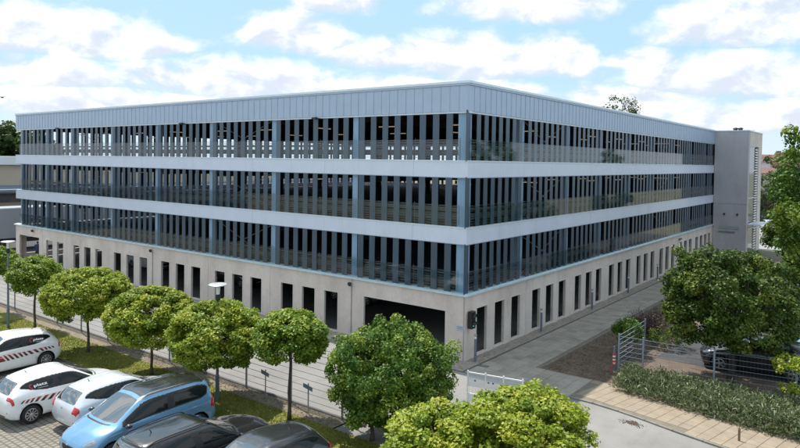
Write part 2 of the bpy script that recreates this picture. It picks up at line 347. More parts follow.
# glass balustrade panes in front of the slats
def thin_glass(name, ior, tint):
    m = bpy.data.materials.new(name); m.use_nodes = True; t = m.node_tree; t.nodes.clear()
    o = t.nodes.new('ShaderNodeOutputMaterial'); g = t.nodes.new('ShaderNodeBsdfGlossy'); g.inputs['Roughness'].default_value = .04; tr = t.nodes.new('ShaderNodeBsdfTransparent'); tr.inputs[0].default_value = (*tint, 1)
    fr = t.nodes.new('ShaderNodeFresnel'); fr.inputs[0].default_value = ior; mx = t.nodes.new('ShaderNodeMixShader')
    nz = t.nodes.new('ShaderNodeTexNoise'); nz.inputs['Scale'].default_value = 1.2; bp = t.nodes.new('ShaderNodeBump'); bp.inputs['Strength'].default_value = .03; ge = t.nodes.new('ShaderNodeNewGeometry')
    t.links.new(ge.outputs['Position'], nz.inputs['Vector']); t.links.new(nz.outputs[0], bp.inputs['Height'])
    ft = t.nodes.new('ShaderNodeMath'); ft.operation = 'SUBTRACT'; ft.inputs[0].default_value = 1.; t.links.new(ge.outputs['Backfacing'], ft.inputs[1]); fm = t.nodes.new('ShaderNodeMath'); fm.operation = 'MULTIPLY'; t.links.new(ft.outputs[0], fm.inputs[0]); t.links.new(fr.outputs[0], fm.inputs[1])
    t.links.new(fm.outputs[0], mx.inputs[0]); t.links.new(tr.outputs[0], mx.inputs[1]); t.links.new(g.outputs[0], mx.inputs[2]); t.links.new(mx.outputs[0], o.inputs[0]); return m
m_pane = thin_glass('balustrade_glass', 1.72, (.93, .96, .96))
for F, cols in ((fL, lcols), (fR, rcols)):
    for k in range(len(cols)-1):
        for z0, z1 in ROWS:
            b = MB(); fbox(b, F, abs(cols[k])+(-.3 if k == 0 else .01), abs(cols[k+1])-.01, .012, .022, z0+.02, z0+.90); b.build('glass_pane', m_pane, garage)
# bracing rods in some bays
for F, a, c in ((fL, 12.7, 17.95), (fR, 5.6, 10.9), (fL, 29.5, 35.1), (fR, 27.1, 32.2)):
    for z0, z1 in ROWS:
        for q in (0, 1):
            p0 = (*F(a, .35+.03*q), z0 if q else z1); p1 = (*F(c, .35+.03*q), z1 if q else z0)
            MB().tube(p0, p1, .016, n=5).build('brace_rod', m_galv, garage)
# concrete ground storey: one panel per bay, cut for its openings
def wall_panel(F, s0, s1, holes, z0, z1, th=.16, name='wall_panel', m=None):
    xs = sorted({s0, s1} | {v for h in holes for v in h[:2]}); zs = sorted({z0, z1} | {v for h in holes for v in h[2:]})
    inside = lambda i, k: any(h[0]-1e-6 <= xs[i] and xs[i+1] <= h[1]+1e-6 and h[2]-1e-6 <= zs[k] and zs[k+1] <= h[3]+1e-6 for h in holes)
    solid = lambda i, k: 0 <= i < len(xs)-1 and 0 <= k < len(zs)-1 and not inside(i, k)
    b = MB()
    def P(s, d, z): x, y = F(s, d); return (x, y, z)
    flip = F in (fL, fBk) and F is fL
    for i in range(len(xs)-1):
        for k in range(len(zs)-1):
            if not solid(i, k): continue
            A, B, z, w = xs[i], xs[i+1], zs[k], zs[k+1]
            b.add([P(A, 0, z), P(B, 0, z), P(B, 0, w), P(A, 0, w)], [(0, 1, 2, 3)]); b.add([P(A, th, z), P(B, th, z), P(B, th, w), P(A, th, w)], [(0, 1, 2, 3)])
            if not solid(i-1, k): b.add([P(A, 0, z), P(A, th, z), P(A, th, w), P(A, 0, w)], [(0, 1, 2, 3)])
            if not solid(i+1, k): b.add([P(B, 0, z), P(B, th, z), P(B, th, w), P(B, 0, w)], [(0, 1, 2, 3)])
            if not solid(i, k-1): b.add([P(A, 0, z), P(A, th, z), P(B, th, z), P(B, 0, z)], [(0, 1, 2, 3)])
            if not solid(i, k+1): b.add([P(A, 0, w), P(A, th, w), P(B, th, w), P(B, 0, w)], [(0, 1, 2, 3)])
    me = b.mesh(name, m or m_conc); bm = bmesh.new(); bm.from_mesh(me); bmesh.ops.remove_doubles(bm, verts=bm.verts, dist=.0005); bmesh.ops.recalc_face_normals(bm, faces=bm.faces); bm.to_mesh(me); bm.free()
    o = link(name, me, garage)
    for h in holes:                          # thin light frame lining each opening, 1.5 cm proud
        a, c, z, w = h; t = .045; q = MB()
        fbox(q, F, a-.0, a+t, -.012, .05, z, w); fbox(q, F, c-t, c, -.012, .05, z, w); fbox(q, F, a+t, c-t, -.012, .05, w-t, w)
        if z > .01: fbox(q, F, a-.02, c+.02, -.03, .10, z-.05, z-.001)
        q.build('window_frame' if z > .01 else 'gate_frame', m_reveal, o)
    return o
def win3(c, z0, z1): return [(c+d-.51, c+d+.51, z0, z1) for d in (-1.62, 0, 1.62)]
ZT = ZC-.035
wall_panel(fL, .0, 6.55, [(.98, 5.82, 0, 2.10)], 0, ZT)
wall_panel(fL, 6.57, 12.53, win3(9.58, .07, 2.05), 0, ZT)
wall_panel(fL, 12.55, 18.05, win3(15.34, .07, 2.04), 0, ZT)
wall_panel(fL, 18.07, 23.95, win3(20.92, .07, 2.04), 0, ZT)
wall_panel(fL, 23.97, 29.5, win3(26.68, .07, 2.04), 0, ZT)
wall_panel(fL, 29.52, 35.6, win3(32.45, .07, 2.04), 0, ZT)
wall_panel(fL, 35.62, 39.55, [(36.08, 37.18, .07, 2.04), (37.8, 38.95, .07, 2.04)], 0, ZT)
wall_panel(fL, 39.57, LX, [(40.1, 43.75, 0, 2.1)], 0, ZT)
e = [.161, 5.75, 11.2, 16.7, 22.15, 27.6, 33.05, 38.5, 43.6, LY]
for k in range(8): wall_panel(fR, e[k]+(.0 if k == 0 else .01), e[k+1]-.01, win3(3.05+5.47*k if k else 3.05, .10, 2.2), 0, ZT)
wall_panel(fR, e[8]+.01, LY, [(44.0, 44.9, .1, 2.2)], 0, ZT)
def plain(F, cuts, name): 
    for k in range(len(cuts)-1):
        a, c = cuts[k]+.01, cuts[k+1]-.01; wall_panel(F, a, c, [(a+.6, c-.6, .4, 2.1)], 0, ZT, .15, name)
plain(fBk, [.3, 6.6, 12.5, 18.1, 23.8, 29.4, 35.2, 39.3, 44.08], 'wall_panel'); plain(fW, [.161]+[5.7*k+.3 for k in range(1, 8)]+[45.48], 'wall_panel')
# downpipes, wall lamps, floodlights
for s, q in ((6.56, 2.62), (23.96, 2.62), (41.0, 2.62)):
    b = MB(); b.tube((-s, -.02, 2.45), (-s, -.16, 2.50), .02, n=6); b.lathe([(.005, -.16), (.07, -.13), (.10, -.06), (.105, 0), (.07, .03), (.02, .045)], 12, (-s, -.17, 2.62)); b.build('wall_lamp', m_dark, garage, smooth=True)
for s in (6.56, 23.96): MB().tube((-s, -.025, .0), (-s, -.025, 2.44), .022, n=6).build('downpipe', m_galv, garage)
for s in (9.2, 20.8, 37.): 
    b = MB(); b.box((-s-.15, -.14, ZPB-.10), (-s+.15, .0, ZPB-.02)); b.tube((-s+.15, -.08, ZPB-.06), (-s+.75, -.05, ZPB-.10), .012, n=5); b.build('floodlight', m_dark, garage)
MB().tube((-.05, -.03, 0), (-.05, -.03, ZT-.05), .016, n=6).build('earthing_rod', m_galv, garage)
b = MB(); b.box((.02, 33.6, 2.42), (.12, 34.3, 2.5)); b.build('wall_lamp', m_dark, garage)
# ------------------------------------------------------------------ stair tower
TX, TY0, TY1, TZ = 2.97, 45.82, 53.2, 12.02
tw = MB(); tw.box((-3., TY0+.4, 0), (TX-.3, TY1-.3, TZ-.2)); tower = tw.build('stair_tower', m_dark, garage)
for k, (z0, z1) in enumerate(((0, 4.98), (5.0, TZ))):
    MB().box((.02, TY0, z0), (TX, TY0+.36, z1)).build('tower_panel', m_conc2, tower)
    MB().box((-3., TY1-.28, z0), (TX, TY1, z1)).build('tower_panel', m_conc2, tower)
    MB().box((TX-.28, TY0+.365, z0), (TX, 46.6, z1)).build('tower_panel', m_conc2, tower)
    MB().box((TX-.28, 51.4, z0), (TX, TY1-.285, z1)).build('tower_panel', m_conc, tower)
MB().box((TX-.28, 46.605, 10.6), (TX, 51.395, TZ)).build('tower_panel', m_conc, tower)
m_tglass = mat('tower_glass', (.05, .075, .09), .06, 0, .1, 1, spec=.8)
for z0, z1 in ((0.1, 2.5), (2.6, 5.5), (5.6, 8.2), (8.3, 10.55)):
    MB().box((TX-.16, 46.65, z0), (TX-.13, 49.9, z1)).build('tower_window', m_tglass, tower)
    MB().box((TX-.2, 46.6, z1), (TX-.04, 49.95, z1+.08)).build('transom', m_flash, tower)
for i in range(40): MB().box((TX-.2, 50.0, .3+i*.255), (TX-.06, 51.35, .42+i*.255)).build('louvre', m_white, tower)
MB().box((-.02, TY0-.04, TZ), (TX+.05, TY1, TZ+.08)).build('tower_coping', m_flash, tower)
for x in (1.3, 1.75): MB().lathe([(.2, 0), (.2, .22), (.28, .24), (.2, .36), (.05, .40)], 10, (x, 48.5, TZ+.08)).build('roof_vent', m_dark, tower, smooth=True)
MB().box((1.6, 50.2, TZ+.08), (2.6, 51.2, TZ+.35)).build('roof_hatch', m_flash, tower)
MB().box((TX, 46.4, 3.0), (TX+1.1, 50.5, 3.1)).build('entrance_canopy', m_flash, tower)
for x in (.95, 2.1): MB().box((x, TY0-.12, 3.9), (x+.14, TY0-.002, 4.08)).build('wall_lamp', m_dark, tower)
m_sgn = mat('sign_plate_grey', (.33, .36, .36), .5, 0, .1, 8)
MB().box((.55, TY0-.05, 2.55), (2.35, TY0-.003, 2.85)).build('sign_board', m_sgn, tower)
MB().box((.55, TY0-.05, 2.18), (2.0, TY0-.003, 2.32)).build('sign_board', mat('sign_plate_dark', (.17, .2, .2), .5), tower)
# ------------------------------------------------------------------ ground and paving
m_ground = mat('rough_ground', (.10, .11, .06), .95, 0, .3, .08, coords='World', bump=.3, col2=(.19, .17, .13))
m_lawn = mat('lawn', (.105, .14, .016), .95, 0, .3, .55, coords='World', bump=.6, bscale=25, col2=(.24, .22, .045), fine=.28)
m_drive = mat('driveway_concrete', (.19, .182, .172), .9, 0, .1, .35, coords='World', bump=.15, bscale=30, col2=(.265, .253, .24), fine=.05, streak=((1.4, (1, .35, 1), .16, .5, .75), (.5, (1, 1, 1), .14, .52, .7), (9., (1, 1, 1), .10, .6, .8)))
m_slab = mat('grey_slab', (.25, .222, .187), .9, 0, .2, 1.1, coords='World', bump=.2, bscale=50, col2=(.385, .35, .305), fine=.10, streak=((2.2, (1, 1, 1), .28, .5, .7),))
m_slab_b = mat('dark_slab', (.23, .20, .165), .9, 0, .2, 1.3, coords='World', bump=.2, bscale=50, col2=(.32, .29, .25), fine=.1, streak=((2.2, (1, 1, 1), .25, .5, .7),))
m_sand = mat('tan_block', (.23, .185, .135), .9, 0, .12, 2., coords='World', bump=.2, bscale=50, col2=(.315, .26, .19), fine=.08)
m_sand_b = mat('pale_tan_block', (.27, .22, .165), .9, 0, .1, 2., coords='World', bump=.2, bscale=50, fine=.08)
m_joint = mat('joint_sand', (.17, .15, .115), .95, 0, .2, 3, coords='World')
m_soil = mat('brown_soil', (.095, .067, .048), .98, 0, .3, 2., coords='World', bump=.8, bscale=14, col2=(.165, .122, .09), fine=.2)
m_mulch = mat('mulch', (.15, .125, .09), .98, 0, .3, 4., coords='World', bump=.8, bscale=30, col2=(.25, .21, .155), fine=.2)
m_kerb = mat('kerb_stone', (.20, .19, .165), .9, 0, .2, 3, coords='World', bump=.2)
m_kerb_l = mat('edging_stone', (.12, .115, .105), .9, 0, .2, 3, coords='World', bump=.2)
m_asph = mat('lot_asphalt', (.055, .055, .058), .9, 0, .15, .4, coords='World', bump=.3, bscale=60, fine=.1)
m_stone = mat('gravel_stone', (.22, .19, .16), .9, 0, .3, 5., coords='World', col2=(.42, .37, .32))
m_cobble = mat('paving_cobble', (.185, .17, .147), .9, 0, .2, 1.5, coords='World', bump=.2, col2=(.25, .23, .20))
m_gap = mat('grass_joint', (.115, .105, .075), .95, 0, .3, 6., coords='World')
G = 700
poly_sheet('ground', [(-G, -200), (G, -200), (G, 900), (-G, 900)], -.06, m_ground)
poly_sheet('driveway', [(-75, -8.02), (40, -8.02), (40, -6.5), (12.6, -2.75), (10.5, -2.34), (9.4, -2.08), (8.2, -1.72), (6.6, -1.32), (5.2, -1.28), (-75, -1.28)], 0., m_drive)
poly_sheet('driveway', [(.6, -24), (40, -24), (40, -8.021), (.6, -8.021)], -.002, m_drive)
poly_sheet('forecourt', [(-75, -1.276), (.02, -1.276), (.02, -.5), (-75, -.5)], -.008, m_joint)
poly_sheet('soil_bed', [(2.95, 1.25), (13.5, .3), (40, -2), (40, 5.4), (6.3, 6.1), (6.3, 46), (2.95, 46)], -.004, m_soil)
poly_sheet('car_park', [(6.3, 6.102), (60, 5.4), (60, 60), (6.3, 60)], .0, m_asph)
poly_sheet('street', [(-16, 53.5), (5, 53.5), (-2, 110), (-20, 260), (-46, 260), (-22, 110)], .004, mat('street_asphalt', (.27, .27, .275), .9, 0, .1, .2, coords='World'))
poly_sheet('yard', [(-200, -1.2), (-44.6, -1.2), (-44.6, 90), (-200, 90)], -.012, m_asph)
poly_sheet('lawn', [(-75, -10.9), (4.2, -10.9), (4.2, -8.85), (-75, -8.85)], .01, m_lawn)
poly_sheet('lawn', [(4.21, -16), (9.6, -16), (9.6, -9.4), (4.21, -8.85)], .012, m_lawn)
poly_sheet('mulch_strip', [(-75, -8.85), (.55, -8.85), (.55, -8.12), (-75, -8.12)], .014, m_mulch)
poly_sheet('car_bays', [(-75, -24), (4.2, -24), (4.2, -10.9), (-75, -10.9)], -.004, m_gap)
# grey slabs of forecourt and path
path = tag(MB().add([(.75, -1.28, -.01), (5.25, -1.28, -.01), (5.25, 1.25, -.01), (2.95, 1.25, -.01), (2.95, 46, -.01), (.75, 46, -.01)], [tuple(range(6))]).build('footpath', m_joint), kind='structure')
cells = [(.77+.5*i, -1.26+.5*j) for i in range(9) for j in range(95) if (.77+.5*i < 2.5 or -1.26+.5*j < .8)]
cells.sort(key=lambda c: (Vector((c[0], c[1], 0))-CAM).length)
sl_a = MB().bbox((0, 0, -.01), (.49, .49, .02), .008).mesh('paving_slab', m_slab); sl_b = MB().bbox((0, 0, -.01), (.49, .49, .02), .008).mesh('paving_slab', m_slab_b)
rest = MB()
for i, (x, y) in enumerate(cells):
    dz = random.uniform(-.004, .002)
    if i < 290: link('paving_slab', sl_a if random.random() < .7 else sl_b, path, (x, y, dz))
    else: rest.bbox((x, y, -.01), (x+.49, y+.49, .02+dz), .008)
tag(rest.build('paving_slab', m_slab, path), kind='stuff')
fore = bpy.data.objects['forecourt']
for i in range(30):
    for j in range(2):
        x = -.48-.5*i; link('paving_slab', MATS.setdefault('_sl', MB().bbox((0, 0, -.01), (.49, .37, .02), .008).mesh('paving_slab', mat('fore_slab', (.33, .305, .26), .9, 0, .12, 1.2, coords='World', fine=.1))), fore, (x, -1.27+.38*j, random.uniform(-.004, .001)))
MB().box((-44.4, -.5, -.03), (.0, -.004, .012)).build('gravel_bed', m_stone, fore)
# tan block pavement with kerb
def kerb_y(x):
    pts = [(5.2, -1.28), (6.6, -1.32), (8.2, -1.72), (9.4, -2.08), (10.5, -2.34), (12.6, -2.75), (40, -6.5)]
    for (a, ya), (c, yc) in zip(pts, pts[1:]):
        if a <= x <= c: return ya+(yc-ya)*(x-a)/(c-a)
    return -1.28
walk = tag(MB().add([(x, kerb_y(x)+.11, .03) for x in (5.27, 6.6, 8.2, 9.4, 10.5, 12.6, 17.5)]+[(17.5, -.9, .03), (12.6, .1, .03), (6.2, 1.2, .03), (5.27, 1.25, .03)], [tuple(range(11))]).build('pavement', m_joint), kind='structure')
sa = MB().bbox((0, 0, 0), (.382, .382, .045), .008).mesh('paving_block', m_sand); sb = MB().bbox((0, 0, 0), (.382, .382, .045), .008).mesh('paving_block', m_sand_b)
ang = -.19; ca, sa_ = math.cos(ang), math.sin(ang)
for i in range(-1, 31):
    for j in range(-3, 9):
        u, v = 5.3+.39*i, 1.2-.39*j
        x = 5.27+(u-5.27)*ca-(v-1.2)*sa_; y = 1.2+(u-5.27)*sa_+(v-1.2)*ca
        top = 1.3-.16*(x-5.27)
        if x > 5.26 and x < 16.5 and y-.36 > kerb_y(x+.05)+.13 and y < top and y-.38 > kerb_y(x+.35)+.12:
            o = link('paving_block', sa if random.random() < .65 else sb, walk, (x, y-.39, .0+random.uniform(-.003, .003)), ang)
kb = tag(MB().box((5.2, -1.30, -.05), (5.25, -1.29, -.03)).build('kerb', m_kerb), kind='structure')
x = 5.26
while x < 16:
    x1 = x+.96; y0, y1 = kerb_y(x), kerb_y(x1); n = Vector((-(y1-y0), x1-x)).normalized()*.10
    MB().prism([(x, y0), (x1, y1), (x1+n.x, y1+n.y), (x+n.x, y0+n.y)], -.03, .05+random.uniform(-.004, .004)).build('kerb_stone', m_kerb, kb); x += .98
x = -30.
while x < 5.2:
    MB().box((x, -1.285, -.02), (x+.97, -1.215 if x < 0 else -1.262, .018)).build('kerb_stone', m_kerb_l, kb); x += .98
y = -1.2
while y < 45:
    MB().box((.69, y, -.02), (.745, y+.97, .03)).build('kerb_stone', m_kerb_l, kb)
    if y > 1.: MB().box((2.96, y, -.02), (3.02, y+.97, .03)).build('kerb_stone', m_kerb, kb)
    y += .98
x = -34.
while x < .4: MB().box((x, -8.118, -.02), (x+.97, -8.04, .07)).build('edging_stone', m_kerb_l, kb); x += .98
# gravel strip along the wall
def stones(n, x0, x1, y0, y1, r0, r1, name, m, z=0., heap=False):
    c = np.stack([rng.uniform(x0, x1, n), rng.uniform(y0, y1, n), np.full(n, z)], 1)
    if heap: c[:, 0] = (x0+x1)/2+rng.normal(0, .26, n)*(x1-x0); c[:, 1] = (y0+y1)/2+rng.normal(0, .30, n)*(y1-y0)+.12*(c[:, 0]-x0)*np.sin(c[:, 0]*9)
    r = rng.uniform(r0, r1, (n, 1))
    o8 = np.array([(1, 0, 0), (0, 1, 0), (-1, 0, 0), (0, -1, 0), (0, 0, .7), (0, 0, -.7)], float)
    a = rng.uniform(0, 6.28, n); rot = np.stack([np.stack([np.cos(a), -np.sin(a), 0*a], 1), np.stack([np.sin(a), np.cos(a), 0*a], 1), np.stack([0*a, 0*a, 1+0*a], 1)], 1)
    v = np.einsum('nij,kj->nki', rot, o8)*(1+rng.uniform(-.35, .35, (n, 6, 1)))*r[:, None]+c[:, None]
    fs = np.array([(0, 1, 4), (1, 2, 4), (2, 3, 4), (3, 0, 4), (1, 0, 5), (2, 1, 5), (3, 2, 5), (0, 3, 5)])
    f = (np.arange(n)[:, None, None]*6+fs[None]).reshape(-1, 3); return tri_mesh(name, v.reshape(-1, 3), f, m)
def tri_mesh(name, v, f, m, parent=None, attrs=None, smooth=False):
    me = bpy.data.meshes.new(name); k = f.shape[1]
    me.vertices.add(len(v)); me.vertices.foreach_set('co', v.astype(np.float32).ravel())
    me.loops.add(f.size); me.loops.foreach_set('vertex_index', f.astype(np.int32).ravel())
    me.polygons.add(len(f)); me.polygons.foreach_set('loop_start', np.arange(0, f.size, k, dtype=np.int32))
    if attrs:
        for nm, arr in attrs.items():
            at = me.attributes.new(nm, 'FLOAT', 'POINT'); at.data.foreach_set('value', arr.astype(np.float32))
    me.materials.append(m); me.update(calc_edges=True); return link(name, me, parent)
tag(stones(5200, .03, .68, -1.15, 24, .025, .055, 'gravel', m_stone), kind='stuff')
poly_sheet('gravel_bed', [(.002, -1.2), (.69, -1.2), (.69, 46), (.002, 46)], .002, m_stone)
tag(stones(1400, .03, .68, 24, 45.6, .03, .06, 'gravel', m_stone), kind='stuff')
tag(stones(2600, 3.1, 6.2, 1.4, 12, .015, .05, 'soil_crumbs', m_soil), kind='stuff')
tag(stones(1500, -14, .5, -8.8, -8.15, .015, .035, 'mulch_chips', m_mulch, .015), kind='stuff')
# cobbles of the car bays
cb = MB(); 
for i in range(130):
    for j in range(36):
        x = -22.+.2*i+(.1 if j % 2 else 0); y = -18.1+.2*j
        if y < -11.1: cb.bbox((x, y, -.02), (x+.165, y+.165, .004+random.uniform(-.005, .004)), .014)
tag(cb.build('cobbles', m_cobble), kind='stuff')
x = -30.
while x < 4: MB().box((x, -10.98, -.02), (x+.97, -10.905, .05)).build('edging_stone', m_kerb_l, kb); x += .98
# grass tufts
n = 30000
gx = rng.uniform(-22, 4.2, n); gy = rng.uniform(-10.85, -8.85, n); h = rng.uniform(.03, .085, n); a = rng.uniform(0, 6.28, n); w = .012
v = np.stack([np.stack([gx-w*np.cos(a), gy-w*np.sin(a), 0*gx+.01], 1), np.stack([gx+w*np.cos(a), gy+w*np.sin(a), 0*gx+.01], 1), np.stack([gx+rng.normal(0, .03, n), gy+rng.normal(0, .03, n), h], 1)], 1)
patch = .5+.5*np.sin(gx*.9+2.1*np.sin(gy*.8+gx*.35))*np.cos(gy*1.7+gx*.6)
tone = np.clip(patch*.75+rng.uniform(0, .35, n), 0, 1)
m_grass = leaf_mat('grass_blade', (.075, .115, .010), (.16, .18, .022), (.30, .27, .055), .3)
tag(tri_mesh('grass', v.reshape(-1, 3), np.arange(3*n).reshape(-1, 3), m_grass, attrs={'tone': np.repeat(tone, 3)}), kind='stuff')
# drain cover by the corner, leaf litter in the gutter
dr = thing('drain_cover', 'small dark drain cover in the grey slabs by the building corner', 'drain', (.98, -.05, .022), .1)
MB().box((-.22, -.12, 0), (.22, .12, .008)).build('frame', m_dark, dr)
for i in range(5): MB().box((-.19+.08*i, -.1, .008), (-.15+.08*i, .1, .014)).build('bar', m_galv, dr)
gl = on_z(632, 423)
tag(stones(420, gl.x-.30, gl.x+.30, gl.y-.16, gl.y+.16, .008, .026, 'leaf_litter', mat('dead_leaf', (.10, .065, .05), .9), .003, True), kind='stuff')
# ------------------------------------------------------------------ foliage
def leaves(name, centers, radii, n_each, size, m, parent, up=.5, tone_c=None, flat=1., spread=.55, tw=.30):
    """leaf quads (bent along the midrib) spread through clumps"""
    k = len(centers); n = k*n_each
    c = np.repeat(centers, n_each, 0); r = np.repeat(radii, n_each)
    d = rng.normal(0, 1, (n, 3)); d /= np.linalg.norm(d, axis=1)[:, None]
    off = d*(rng.uniform(.25, 1, n)**.6*r)[:, None]; off[:, 2] *= flat
    p = c+off
    nrm = d*spread+np.array([0, 0, up])+rng.normal(0, .45, (n, 3)); nrm /= np.linalg.norm(nrm, axis=1)[:, None]
    t = np.cross(nrm, rng.normal(0, 1, (n, 3))); t /= np.linalg.norm(t, axis=1)[:, None]; bt = np.cross(nrm, t)
    s = (size*rng.uniform(.65, 1.25, n))[:, None]
    bend = nrm*s*.18
    v = np.stack([p-t*s*.5, p+bt*s*.42-bend, p+t*s*.55-bend*.6, p-bt*s*.42-bend], 1)
    f = (np.arange(n)[:, None, None]*4+np.array([[0, 1, 2], [0, 2, 3]])[None]).reshape(-1, 3)
    tc = np.repeat(tone_c if tone_c is not None else rng.uniform(.2, .8, k), n_each)
    tone = np.clip(tc+rng.normal(0, tw*.5, n), 0, 1)
    return tri_mesh(name, v.reshape(-1, 3), f, m, parent, {'tone': np.repeat(tone, 4)})
m_bark = mat('bark', (.085, .068, .05), .9, 0, .25, 14, bump=.6, bscale=30, stretch=(1, 1, .25))
m_bark_d = mat('dark_bark', (.045, .038, .032), .9, 0, .25, 14, bump=.6, bscale=30, stretch=(1, 1, .25))
def trunk_mesh(h, r, limbs, reach, zc, flare=1.35, jitter=.03, n=9):
    b = MB(); segs = 5; pts = [Vector((random.uniform(-1, 1)*jitter*(i > 0), random.uniform(-1, 1)*jitter*(i > 0), h*i/segs)) for i in range(segs+1)]
    for i in range(segs): b.tube(pts[i], pts[i+1], r*(flare if i == 0 else 1-.06*i), r*(1-.06*(i+1)), n, cap=(i == 0))
    top = pts[-1]
    for i in range(limbs):
        a = 2*math.pi*i/limbs+random.uniform(-.3, .3); e = Vector((math.cos(a)*reach*random.uniform(.5, .85), math.sin(a)*reach*random.uniform(.5, .85), zc+random.uniform(-.2, .5)*reach))
        mid = top.lerp(e, .5)+Vector((0, 0, -.08*reach)); b.tube(top-Vector((0, 0, .1)), mid, r*.5, r*.35, 6); b.tube(mid, e, r*.35, r*.1, 5)
        for q in range(2):
            e2 = e+Vector((random.uniform(-.5, .5), random.uniform(-.5, .5), random.uniform(.0, .5)))*reach*.5; b.tube(mid, e2, r*.22, r*.06, 4)
    return b
def crown_pts(n, rx, ry, rz, zc, lump=.16, fill=.35, bottom=-.75, lobes=9, sharp=7., sprig=.06):
    """clump centres on an uneven ellipsoid with lobes; a share of them inside"""
    L = rng.normal(0, 1, (lobes, 3)); L /= np.linalg.norm(L, axis=1)[:, None]; amp = rng.uniform(-.6, 1, lobes)*lump
    out = []
    while len(out) < n:
        d = rng.normal(0, 1, 3); d /= np.linalg.norm(d)
        if d[2] < bottom: continue
        k = 1+(amp*np.exp(-(1-L@d)*sharp)).sum()
        k *= 1 if rng.random() > fill else rng.uniform(.45, .95)
        if rng.random() < sprig: k = max(k, 1.)*rng.uniform(1.04, 1.16)
        out.append((d[0]*rx*k, d[1]*ry*k, zc+d[2]*rz*k))
    return np.array(out)
m_globe = leaf_mat('globe_maple_leaf', (.125, .20, .013), (.24, .315, .022), (.42, .43, .045), .32)
m_globe_d = leaf_mat('globe_maple_leaf_green', (.085, .165, .012), (.165, .255, .018), (.30, .36, .035), .32)
m_dense = leaf_mat('shrub_tree_leaf', (.042, .105, .012), (.095, .185, .018), (.27, .34, .042), .3)
m_maple = leaf_mat('maple_leaf', (.034, .072, .008), (.068, .122, .013), (.165, .205, .030), .3)
m_far = leaf_mat('far_leaf', (.030, .065, .012), (.060, .105, .016), (.115, .155, .028), .25)
m_far2 = leaf_mat('far_leaf_dark', (.022, .05, .012), (.040, .078, .018), (.075, .115, .025), .25)
TREES = 'round-headed maples along the fence'
def globe(px, base, r, rz, zc, label, n=170, lm=None, leaf=.095, trunk_r=.06, fill=.22, each=190, bark=None, group=TREES, flat=.62, cr=.30, rough=.11):
    t = thing('maple_tree', label, 'tree', (base[0], base[1], 0), 0, group)
    trunk_mesh(zc-rz*.45, trunk_r, 6, r, zc-.1*rz).build('trunk', bark or m_bark, t, smooth=True)
    c = crown_pts(n, r-.15, r-.15, rz-.12, zc, rough, fill, -.8, sprig=.02)
    leaves('crown', c, rng.uniform(cr*.7, cr*1.2, n), each, leaf, lm or m_globe, t, .75, rng.beta(2.2, 2.2, n), flat)
    return t
# (where the trunk stands, crown radius, half height, height of the crown's middle)
globe(0, (-24.2, -9.7), 1.55, .95, 2.85, 'round-headed green maple beside the fence, beyond the lamp post beside the smallest maple', n=140, each=100, lm=m_globe_d)
globe(0, (-19.0, -9.5), 1.18, .92, 2.75, 'smallest round-headed green maple, beside a slim lamp post on the lawn', n=150, each=110, lm=m_globe_d)
globe(0, (-13.5, -9.65), 1.84, 1.20, 2.56, 'wide round-headed yellow-green maple in the lawn behind the two striped white cars', n=280)
globe(0, (-8.6, -9.6), 1.66, 1.22, 2.30, 'full round-headed yellow-green maple in the lawn behind the white hatchback without stripes', n=250)
globe(0, (-4.4, -9.62), 1.66, 1.22, 2.33, 'round-headed green-yellow maple with the lamp post rising out of its crown', n=250, bark=m_bark_d)
globe(0, (-1.05, -9.25), 1.20, .90, 2.76, 'small round-headed green maple with slim pale trunk behind the dark cars', n=170, lm=m_globe_d, each=130)
p = at_depth(487, 440, 13.2)
t = thing('maple_tree', 'big yellow-green maple crown standing in front of the car park exit', 'tree', (p.x, p.y, 0), 0, TREES)
trunk_mesh(2.1, .08, 7, 1.9, 2.6).build('trunk', m_bark, t, smooth=True)
c = np.concatenate([crown_pts(250, 1.35, 1.5, 1.15, 2.72, .2, .2, -.6, 12)+np.array([.62*rt.x, .62*rt.y, 0]), crown_pts(190, 1.35, 1.4, 1.0, 2.45, .2, .2, -.6, 12)-np.array([.80*rt.x, .80*rt.y, 0])]); k = len(c)
leaves('crown', c, rng.uniform(.17, .33, k), 190, .082, m_globe, t, .75, rng.beta(2.2, 2.2, k), .62)
# dense upright shrub tree at the end of the fence
p = on_z(372, 440)
t = thing('shrub_tree', 'dense fresh-green bushy tree at the end of the fence before the garage exit', 'tree', (p.x, p.y, 0))
trunk_mesh(1.0, .07, 7, 1.3, 2.3).build('trunk', m_bark, t, smooth=True)
c = crown_pts(460, 1.66, 1.66, 1.38, 1.98, .25, .5, -.95, 34, 16., .16); c[:, 0] += .42; c[:, 1] += .4
leaves('crown', c, rng.uniform(.15, .32, 460), 130, .085, m_dense, t, .35, rng.beta(1.6, 2.0, 460), 1., .6)
